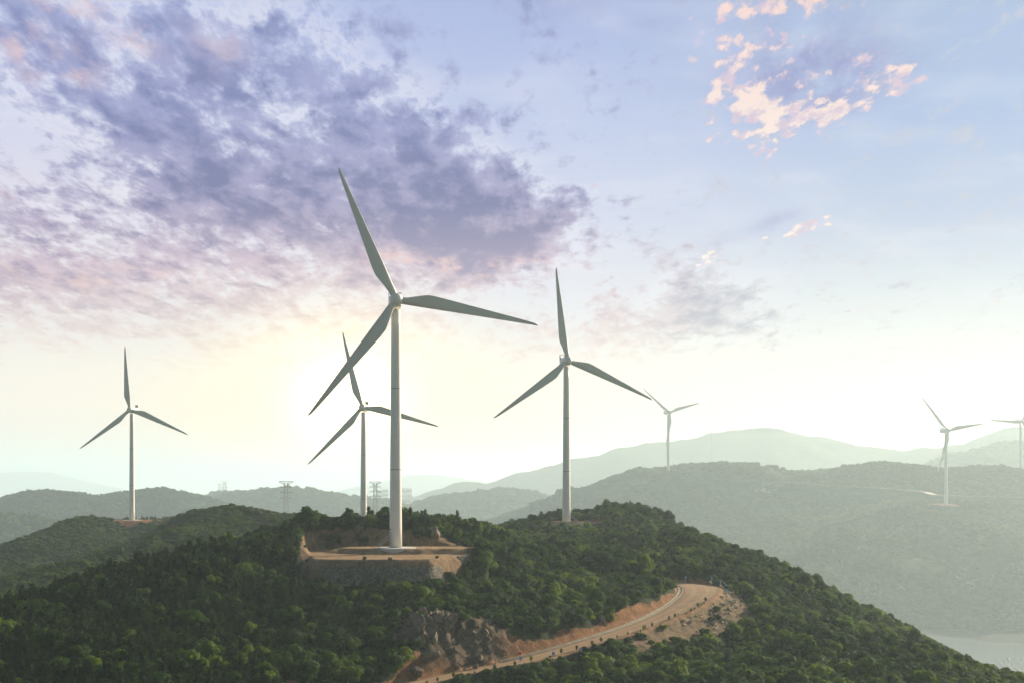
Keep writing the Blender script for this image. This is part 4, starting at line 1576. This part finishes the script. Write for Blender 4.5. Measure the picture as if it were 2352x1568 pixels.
wz = PLAT_Z - 1.75
retaining_wall([(-52.6, 352.5), (-50.4, 346.5), (-45, 342.6), (-36, 341.3), (-27, 341.4), (-20.5, 343.2), (-17.4, 347)],
               [wz] * 7, [wz - 4.5, wz - 5.5, wz - 6.5, wz - 7, wz - 7, wz - 5.5, wz - 3.5],
               'long battered grey stone retaining wall below the platform of the tallest turbine')
retaining_wall([(-15.4, 357.5), (-11.4, 361.5), (-10.0, 366), (-10.2, 373)], [PLAT_Z - .2, PLAT_Z + .2, PLAT_Z + .35, PLAT_Z + .35], [PLAT_Z - 2.5, PLAT_Z - 3, PLAT_Z - 3, PLAT_Z - 3],
               'short bright stone retaining wall at the right corner of the platform')

# ------------------------------------------------------------------ boulders
m, N, b = new_mat('granite')
tc = N.node('ShaderNodeTexCoord')
n1 = N.noise(tc.outputs['Object'], 1.4, 7, 0.65).outputs[0]
n2 = N.noise(tc.outputs['Object'], 7, 5, 0.65).outputs[0]
c = N.mix(N.smooth(n1, 0.35, 0.65), (0.115, 0.092, 0.062), (0.225, 0.18, 0.125))
c = N.mix(N.smooth(n2, 0.55, 0.7, 0, .5), c, (0.46, 0.43, 0.36))
N.l.new(c, b.inputs['Base Color'])
b.inputs['Roughness'].default_value = 0.9
bp = N.node('ShaderNodeBump')
bp.inputs['Distance'].default_value = 0.15
N.l.new(n2, bp.inputs['Height'])
N.l.new(bp.outputs[0], b.inputs['Normal'])
M_GRAN = m


def boulder_mesh(seed):
    g = np.random.default_rng(seed)
    v = ICO3[0].copy()
    for _ in range(12):
        d = g.normal(size=3)
        d /= np.linalg.norm(d)
        k = g.uniform(0.30, 0.72)
        over = v @ d - k
        v -= np.outer(np.maximum(over, 0), d) * 0.985
    v /= np.abs(v).max() * 0.9
    v += 0.07 * np.stack([fbm(v[:, 0] * 2 + v[:, 2], v[:, 1] * 2, 1, 3, seed + q) for q in range(3)], 1)
    me = bpy.data.meshes.new('boulder')
    me.from_pydata(v.tolist(), [], ICO3[1])
    me.materials.append(M_GRAN)
    me.update()
    return me


BOULD = [boulder_mesh(300 + i) for i in range(7)]
M_STONE = simple_mat('pale_loose_stone', (0.44, 0.35, 0.24), 0.9, vary=0.35, scale=1.5)
STONES = []
for me_ in BOULD[:4]:
    q_ = me_.copy()
    q_.name = 'loose_stone'
    q_.materials.clear()
    q_.materials.append(M_STONE)
    STONES.append(q_)


def boulder(u, v, sx, sy, sz, label, rz=None, sink=0.25, group=None, k=None, loc=None):
    p_ = loc or hit(u, v)  # noqa
    o = bpy.data.objects.new('boulder', BOULD[k if k is not None else random.randrange(7)])
    COL.objects.link(o)
    o.scale = (sx, sy, sz)
    o.rotation_euler = (random.uniform(-.2, .2), random.uniform(-.2, .2), rz if rz is not None else random.uniform(0, 6.28))
    o.location = (p_[0], p_[1], p_[2] + sz * (1 - 2 * sink) * 0.6)
    tag(o, label, 'rock', group)
    return o


bx, by, bz = P(942, 1190, 400)
boulder(942, 1200, 2.0, 1.8, 2.5, 'tall smooth boulder on the mound just right of the tallest tower', 0.3, k=1, loc=(bx, by, ground(bx, by) + 0.9))
boulder(822, 1222, 1.5, 1.4, 2.6, 'rock slab with a bright right edge in the cut bank left of the tallest tower', .2, k=2)
boulder(835, 1243, 1.8, 1.4, 2.2, 'broken rock at the foot of the cut bank left of the tallest tower', .9, k=3)
boulder(968, 1222, 1.6, 1.2, 1.4, 'pale ledge of rock in the cut bank right of the tallest tower', .4, k=4)
boulder(1000, 1235, 2.2, 1.5, 2.2, 'brown rock in the cut bank furthest right of the tallest tower', .1, k=5)
outc = [(905, 1375, 1.3, 1.1, 1.0, 'flat grey rock at the left end of the outcrop below the wall'),
        (925, 1368, 1.6, 1.3, 1.7, 'rounded grey rock at the top left of the outcrop below the wall'),
        (940, 1382, 1.3, 1.2, 1.6, 'grey rock in the shaded left half of the outcrop below the wall'),
        (962, 1372, 1.5, 1.3, 1.9, 'upright grey rock at the top right of the outcrop below the wall'),
        (978, 1385, 1.5, 1.3, 1.7, 'rock with a sunlit right edge in the outcrop below the wall'),
        (992, 1398, 1.0, 0.9, 1.2, 'small sunlit rock at the right end of the outcrop below the wall'),
        (930, 1412, 1.8, 1.2, 1.5, 'broad grey slab under the left half of the outcrop'),
        (950, 1432, 1.3, 1.2, 2.3, 'tall dark rock at the left edge of the brown rock face'),
        (962, 1450, 1.6, 1.3, 3.0, 'tall pale pillar of rock on the left of the brown rock face'),
        (966, 1485, 1.3, 1.1, 1.8, 'pale rock half way down the left edge of the brown rock face'),
        (985, 1512, 2.2, 1.6, 1.6, 'blocky rock beside the dark hollow low on the rock face'),
        (955, 1545, 2.0, 1.5, 1.4, 'rock beside the road below the dark hollow'),
        (1012, 1425, 1.5, 1.2, 1.5, 'brown rock high on the right of the brown rock face'),
        (1040, 1445, 1.1, 1.0, 1.7, 'upright brown rock in the middle of the brown rock face'),
        (1090, 1460, 0.9, 0.8, 1.1, 'rock at the right edge of the brown rock face'),
        (1115, 1462, 1.1, 0.9, 1.4, 'single white rock standing out on the red cut bank'),
        (1000, 1345, 1.3, 1.2, 1.5, 'grey rock in the scrub right of the stone wall'),
        (1030, 1355, 1.5, 1.3, 1.7, 'large rounded rock in the scrub right of the stone wall'),
        (1042, 1345, 0.9, 0.8, 1.5, 'rock with a bright right edge in the scrub right of the stone wall'),
        (975, 1325, 1.0, 0.9, 1.2, 'small upright rock beside the right end of the stone wall'),
        (962, 1338, 0.9, 0.8, 0.8, 'low rock below the right end of the stone wall'),
        (708, 1362, 0.8, 0.7, 0.6, 'pale stone below the left end of the stone wall'),
        (700, 1385, 0.8, 0.7, 0.6, 'pale stone in the dark scrub, second down from the wall end'),
        (702, 1410, 1.0, 0.8, 0.5, 'flat pale stone in the dark scrub, third down from the wall end'),
        (750, 1425, 0.8, 0.7, 0.6, 'pale stone alone in the dark scrub below the wall'),
        (828, 1440, 1.2, 0.8, 0.7, 'slanting pale stone in the darkest scrub below the wall'),
        (1404, 1477, 1.3, 1.0, 1.9, 'orange rock bulging from the red cut bank'),
        (1595, 1430, 1.0, .8, .7, 'pale stone in the scrub above the road bend')]
for u, v, sx, sy, sz, lab in outc:
    if v == 1477:
        u, v = 1385, 1432
    if u == 1595:
        u, v = 1600, 1290
    boulder(u, v, sx, sy, sz, lab)
# loose stones on the fill slope below the bend
cnt = 0
for _ in range(900):
    i = random.randrange(78, len(road) - 40)
    off = road[i, 3] + random.uniform(1.5, 12)
    tx, ty = road[i + 1, 0] - road[i, 0], road[i + 1, 1] - road[i, 1]
    L = math.hypot(tx, ty)
    qx, qy = road[i, 0] + ty / L * off, road[i, 1] - tx / L * off
    if qx < 24:
        continue
    q = hit_ok = (qx, qy, ground(qx, qy))
    sc_ = random.uniform(.15, .55) * (1.5 if random.random() < .15 else 1)
    o = boulder(0, 0, sc_ * 1.7, sc_, sc_ * .7, 'loose pale stone on the sunlit fill slope below the road bend', sink=0.2, group='loose stones on the fill slope', loc=q)
    o.data = STONES[cnt % 4]
    cnt += 1
    if cnt > 210:
        break

for k in range(75):
    a_, r_ = random.uniform(0, 6.28), random.random() ** .5
    qx, qy = -15 + 14 * r_ * math.cos(a_), 311 + 11 * r_ * math.sin(a_)
    sc_ = random.uniform(.25, 1.0) * (1.5 if k % 9 == 0 else 1)
    boulder(0, 0, sc_ * random.uniform(.8, 1.4), sc_, sc_ * random.uniform(.8, 1.6), 'angular brown rock strewn over the brown rock face below the stone wall', group='rocks strewn over the brown rock face', loc=(qx, qy, ground(qx, qy)))

# ------------------------------------------------------------------ road furniture
M_POST = simple_mat('white_post_paint', (0.75, 0.77, 0.80), 0.5)
M_BLUE = simple_mat('blue_sign_face', (0.16, 0.32, 0.62), 0.5)
M_RED = simple_mat('red_sign_face', (0.55, 0.05, 0.04), 0.5)


def marker(u, v, label, h=1.9, d=None, col=None):
    p_ = hit(u, v)
    if d:
        q = P(u, v, d)
        p_ = (q[0], q[1], ground(q[0], q[1]))
    t = empty('marker_post', (p_[0], p_[1], p_[2] - .1), random.uniform(-.3, .3))
    tag(t, label, 'road marker', 'marker posts along the outer edge of the dirt road')
    mb = MB()
    mb.bar((0, 0, 0), (0, 0, h), 0.07, 8)
    mb.build('post', M_POST, t)
    mb = MB()
    mb.box((0, -0.09, h - .25), (0.62, 0.04, 0.75))
    mb.build('sign_panel', col or M_BLUE, t)
    mb = MB()
    mb.bar((-.2, -.12, h - .05), (.12, -.12, h - .25), 0.04, 4)
    mb.bar((.12, -.12, h - .25), (-.2, -.12, h - .45), 0.04, 4)
    mb.build('arrow_mark', M_POST, t)
    mb = MB()
    mb.lathe([(0.3, 0), (0.3, 0.18), (.24, .2)], 12)
    mb.build('base', M_PADC, t)


marker(1575, 1338, 'small blue sign on a white post where the dirt road vanishes behind the spur', 2.0)
marker(1635, 1341, 'small blue sign on a white post at the far edge of the road bend', 2.0)
marker(1655, 1347, 'small blue sign on a white post, right of the one at the far bend edge', 2.0)
marker(1668, 1352, 'white marker post, upper of the two close together at the right end of the bend', 1.6)
marker(1670, 1364, 'white marker post, lower of the close pair at the right end of the bend', 1.6)
marker(1335, 1503, 'small blue sign on a white post half way along the straight of the dirt road', 1.7)
marker(1271, 1513, 'thin white marker post beside a sapling on the lower road', 1.5)
marker(1196, 1524, 'white marker post beside the red sign on the lower road', 1.5)
# red sign
p_ = hit(1193, 1512)
t = empty('warning_sign', (p_[0], p_[1], p_[2] - .1))
tag(t, 'small red sign on a post at the inner edge of the lower dirt road', 'sign')
mb = MB()
mb.bar((0, 0, 0), (0, 0, 1.5), .05, 6)
mb.build('post', M_STEEL, t)
mb = MB()
mb.box((0, -.08, 1.3), (.8, .04, .6))
mb.build('sign_panel', M_RED, t)
mb = MB()
mb.box((0, 0, 0.12), (.9, .5, .22))
mb.build('base', M_PADC, t)

# saplings planted along the outer edge of the road
SAP = []


def sapling_parts(seed):
    g = np.random.default_rng(seed)
    a = MB()
    a.bar((0, 0, -.2), (0.03, 0, 1.0), .035, 5)
    b_ = MB()
    lump(b_, (0, 0, .95), .30, g)
    leaf_cloud(b_, (0, 0, 1.0), .42, 90, .11, g, 1.3)
    leaf_cloud(b_, (0, 0, .6), .30, 50, .11, g, 1.0)
    ma, mc = bpy.data.meshes.new('trunk'), bpy.data.meshes.new('crown')
    ma.from_pydata(a.v, [], a.f)
    mc.from_pydata(b_.v, [], b_.f)
    ma.materials.append(M_BARK)
    mc.materials.append(M_BROAD)
    return ma, mc


SAPM = [sapling_parts(500 + i) for i in range(3)]


def sapling(i, off, s, k):
    tx, ty = road[i + 1, 0] - road[i, 0], road[i + 1, 1] - road[i, 1]
    L = math.hypot(tx, ty)
    w = road[i, 3] + off
    qx, qy = road[i, 0] + ty / L * w, road[i, 1] - tx / L * w
    t = empty('sapling', (qx, qy, ground(qx, qy)), random.uniform(0, 6))
    t.scale = (s, s, s)
    tag(t, 'young planted sapling on the outer edge of the dirt road', 'sapling', 'saplings along the outer edge of the dirt road')
    for nm, me in zip(('trunk', 'crown'), SAPM[k % 3]):
        o = bpy.data.objects.new(nm, me)
        COL.objects.link(o)
        o.parent = t


for k, i in enumerate(list(range(24, 66, 3)) + list(range(66, 96, 1))):
    if i < 66 or random.random() < .4:
        sapling(i, random.uniform(-.3, 1.0), random.uniform(.5, 1.0) if i < 66 else random.uniform(.3, .9), k)

# young conifers standing behind the pad of the leftmost turbine
for k in range(22):
    qx = T_LEFT[0] + (-17 + k * 1.6 if k < 11 else 2 + (k - 11) * 1.3) + random.uniform(-.5, .5)
    qy = T_LEFT[1] + 15 + random.uniform(-1, 1)
    o = bpy.data.objects.new('conifer_tree', CONIF[k % 4])
    COL.objects.link(o)
    o.location = (qx, qy, float(fC(np.array([qx]), np.array([qy]))[0]) - .2)
    s_ = random.uniform(.4, .75)
    o.scale = (s_ * .6, s_ * .6, s_)
    tag(o, 'thin young conifer in the row behind the leftmost turbine', 'tree', 'row of young conifers behind the leftmost turbine')


# ------------------------------------------------------------------ lattice pylons and mast
M_LAT = simple_mat('pylon_steel', (0.15, 0.115, 0.06), 0.6, 0.0)


def all_h(x, y):
    a, b_ = np.array([float(x)]), np.array([float(y)])
    return max([0.0] + [float(f(a, b_)[0]) for _, f in hill_funs])


def pylon(u, vtop, d, wtop, wbase, thick, label):
    top = PF(u, vtop, d)
    d = top[1]
    wtop, wbase, thick = wtop * KF, wbase * KF, thick * KF
    g0 = all_h(top[0], d)
    H = top[2] - g0
    t = empty('lattice_pylon', (top[0], d, g0), 0.15)
    tag(t, label, 'pylon', 'lattice pylons in the haze')
    mb = MB()
    neck = wtop * 0.22
    lv = np.linspace(0, H - wtop * .22, 13)
    wd = [neck + (wbase - neck) * (1 - z / H) ** 1.5 for z in lv]
    for i in range(len(lv) - 1):
        for a in range(4):
            c0 = [(1, 1), (1, -1), (-1, -1), (-1, 1)][a]
            c1 = [(1, -1), (-1, -1), (-1, 1), (1, 1)][a]
            A0 = (c0[0] * wd[i], c0[1] * wd[i], lv[i])
            A1 = (c0[0] * wd[i + 1], c0[1] * wd[i + 1], lv[i + 1])
            B0 = (c1[0] * wd[i], c1[1] * wd[i], lv[i])
            B1 = (c1[0] * wd[i + 1], c1[1] * wd[i + 1], lv[i + 1])
            mb.bar(A0, A1, thick, 4)
            mb.bar(A0, B1, thick * .6, 3)
            mb.bar(B0, A1, thick * .6, 3)
            mb.bar(A1, B1, thick * .6, 3)
    mb.build('mast', M_LAT, t)
    arms = [(H, wtop, True)]
    for q in (.70, .42, .14):
        arms.append((H - (1 - q) * wtop * 2.75, wtop * .88, False))
    for z, w, flat in arms:
        mb = MB()
        for sx in (-1, 1):
            if flat:
                mb.bar((0, 0, z), (sx * w, 0, z), thick * 1.1, 4)
                mb.bar((sx * neck, 0, z - wtop * .5), (sx * w, 0, z), thick, 4)
                mb.bar((sx * neck, 0, z - wtop * .5), (sx * w * .5, 0, z), thick * .6, 3)
            else:
                mb.bar((0, 0, z), (sx * w, 0, z), thick * .9, 4)
                mb.bar((0, 0, z + w * .25), (sx * w, 0, z), thick * .7, 4)
            mb.bar((sx * w * .93, 0, z), (sx * w * .93, 0, z - w * .18), thick * .7, 4)
        mb.build('cross_arm', M_LAT, t)
    return top


pa = pylon(657, 1104, 1050, 5.2, 5.8, .30, 'golden lattice pylon above the green hill left of the tallest turbine')
pb = pylon(862, 1105, 1200, 5.2, 5.8, .32, 'lattice pylon just left of the foot of the tallest turbine tower')
pc = pylon(516, 1102, 2000, 6.0, 7.0, .13, 'pale distant lattice pylon, taller of the close pair on the left')
pd_ = pylon(504, 1108, 2500, 5.0, 6.0, .14, 'pale distant lattice pylon, shorter of the close pair on the left')


def wire(a, b_, sag, label, r=0.05):
    a, b_ = Vector(a), Vector(b_)
    mb = MB()
    prev = None
    for i in range(25):
        s_ = i / 24
        p_ = a.lerp(b_, s_) - Vector((0, 0, sag * 4 * s_ * (1 - s_)))
        if prev is not None:
            mb.bar(prev, p_, r, 3)
        prev = p_
    o = mb.build('power_line', M_LAT, None)
    tag(o, label, 'power line', 'power lines strung between the lattice pylons')


for dz, nm in ((-11, 'upper'), (-20, 'middle'), (-29, 'lower')):
    wire((pa[0] + 9, pa[1], pa[2] + dz), (pb[0] - 9, pb[1], pb[2] + dz), 2.5, 'thin power line, %s of three between the golden pylon and the tallest tower' % nm, .06)

# thin guyed measuring mast behind the right hill
mp = PF(1634, 1075, 1445)
mtop = PF(1634, 915, 1445)
g0 = all_h(mp[0], mp[1])
t = empty('measuring_mast', (mp[0], mp[1], g0))
tag(t, 'very thin measuring mast standing on the hazy right hill', 'mast')
Hm = mtop[2] - g0
mb = MB()
for a in range(3):
    q = (0.22 * math.cos(a * 2.1), .22 * math.sin(a * 2.1))
    mb.bar((q[0], q[1], 0), (q[0], q[1], Hm), .05, 3)
for k in range(60):
    z = k / 60 * Hm
    mb.bar((.22, 0, z), (-.11, .19, z + Hm / 60), .03, 3)
mb.build('pole', M_LAT, t)
mb = MB()
for z in (.98, .75, .5):
    mb.bar((-1.2, 0, Hm * z), (1.2, 0, Hm * z), .03, 3)
mb.build('sensor_arm', M_LAT, t)

# ------------------------------------------------------------------ far buildings in the haze
M_BLD = simple_mat('far_plaster', (0.55, 0.53, 0.48), 0.8)
M_WIN = simple_mat('far_windows', (0.12, 0.13, 0.14), 0.3)


def building(u, vtop, d, w, dep, label, floors, cat='building', top_box=False):
    tp = PF(u, vtop, d)
    d = tp[1]
    w, dep = w * KF, dep * KF
    g0 = max(0, all_h(tp[0], d) - 2)
    H = max(12, tp[2] - g0)
    t = empty('distant_building', (tp[0], d, g0), random.uniform(-.2, .2))
    tag(t, label, cat, 'hazy buildings in the valley')
    mb = MB()
    mb.box((0, 0, H / 2), (w, dep, H))
    if top_box:
        mb.box((0, 0, H + 3), (w * .15, dep * .5, 6))
        mb.box((w * .02, -dep * .5 - 1.0, H / 2 + 2), (w * .10, 2, H + 4))
    mb.build('wall', M_BLD, t)
    for k in range(floors):
        mb = MB()
        mb.box((0, -dep / 2 - .1, H * (k + .55) / floors), (w * .92, .3, H / floors * .38))
        mb.build('window_band', M_WIN, t)
    mb = MB()
    mb.box((0, 0, H + .4), (w + 1.2, dep + 1.2, .8))
    mb.build('roof', M_BLD, t)


building(947, 1141, 2900, 62, 20, 'wide pale building with long window bands beyond the mound, right of the tallest tower', 4, top_box=True)
for u, v, w, k in ((925, 1119, 14, 'leftmost of the hazy tower blocks right of the tallest tower'), (932, 1122, 12, 'second of the hazy tower blocks right of the tallest tower'), (939, 1120, 14, 'third of the hazy tower blocks right of the tallest tower')):
    building(u, v, 3600, w, 14, k, 6)
for u, v, w, k in ((872, 1124, 16, 'hazy tower block left of the tallest tower, behind the pylon'), (886, 1122, 16, 'hazy tower block nearest the left side of the tallest tower')):
    building(u, v, 3500, w, 14, k, 6)
building(988, 1075, 7000, 6, 6, 'slim hazy tower on top of the faintest hill in the centre', 2)
# white roofed shed on the back left hill
tp = PF(430, 1163, 1330)
gz = all_h(tp[0], tp[1])
t = empty('white_shed', (tp[0], tp[1], gz), .5)
tag(t, 'small bright white shed roof on the slope of the hazy left hill', 'shed')
mb = MB()
for k in range(9):
    a0, a1 = math.pi * k / 9, math.pi * (k + 1) / 9
    mb.add([(-9, -5 * math.cos(a0), 2 + 2 * math.sin(a0)), (9, -5 * math.cos(a0), 2 + 2 * math.sin(a0)), (9, -5 * math.cos(a1), 2 + 2 * math.sin(a1)), (-9, -5 * math.cos(a1), 2 + 2 * math.sin(a1))], [(0, 1, 2, 3)])
mb.build('roof', M_POST, t)
mb = MB()
mb.box((0, 0, 0.9), (17.6, 9.6, 2.2))
mb.build('wall', M_BLD, t)

# ------------------------------------------------------------------ floats of the sea farm
M_BUOY = simple_mat('dark_float', (0.03, 0.035, 0.04), 0.5)
fm = bpy.data.meshes.new('float')
_m = MB()
_m.lathe([(0.25, -.25), (.62, -.05), (.68, .18), (.45, .42), (.12, .52)], 12)
fm.from_pydata(_m.v, [], _m.f)
fm.materials.append(M_BUOY)
cnt = 0
for row in range(40):
    for k in range(46):
        qx = (238 + k * 3.4 + row * 1.5) * KF + random.uniform(-1.4, 1.4)
        qy = (620 + row * 6.2 - k * 0.9) * KF + random.uniform(-2, 2)
        uu = qx / qy * F / .43537 + 1176
        vv = 1098 + CAMZ / qy * F / .43537
        if not (2180 < uu < 2350 and 1490 < vv < 1552):
            continue
        # in front of the scrub line
        if vv > 1494 + (uu - 2180) * 0.34:
            continue
        if random.random() < .12 or cnt >= 300:
            continue
        o = bpy.data.objects.new('float', fm)
        COL.objects.link(o)
        o.location = (qx, qy, 0.05)
        s_ = random.uniform(1.4, 2.2)
        o.scale = (s_, s_, s_)
        tag(o, 'dark round float bobbing in the bright water at the lower right', 'float', 'floats of the sea farm')
        cnt += 1
print('floats', cnt)
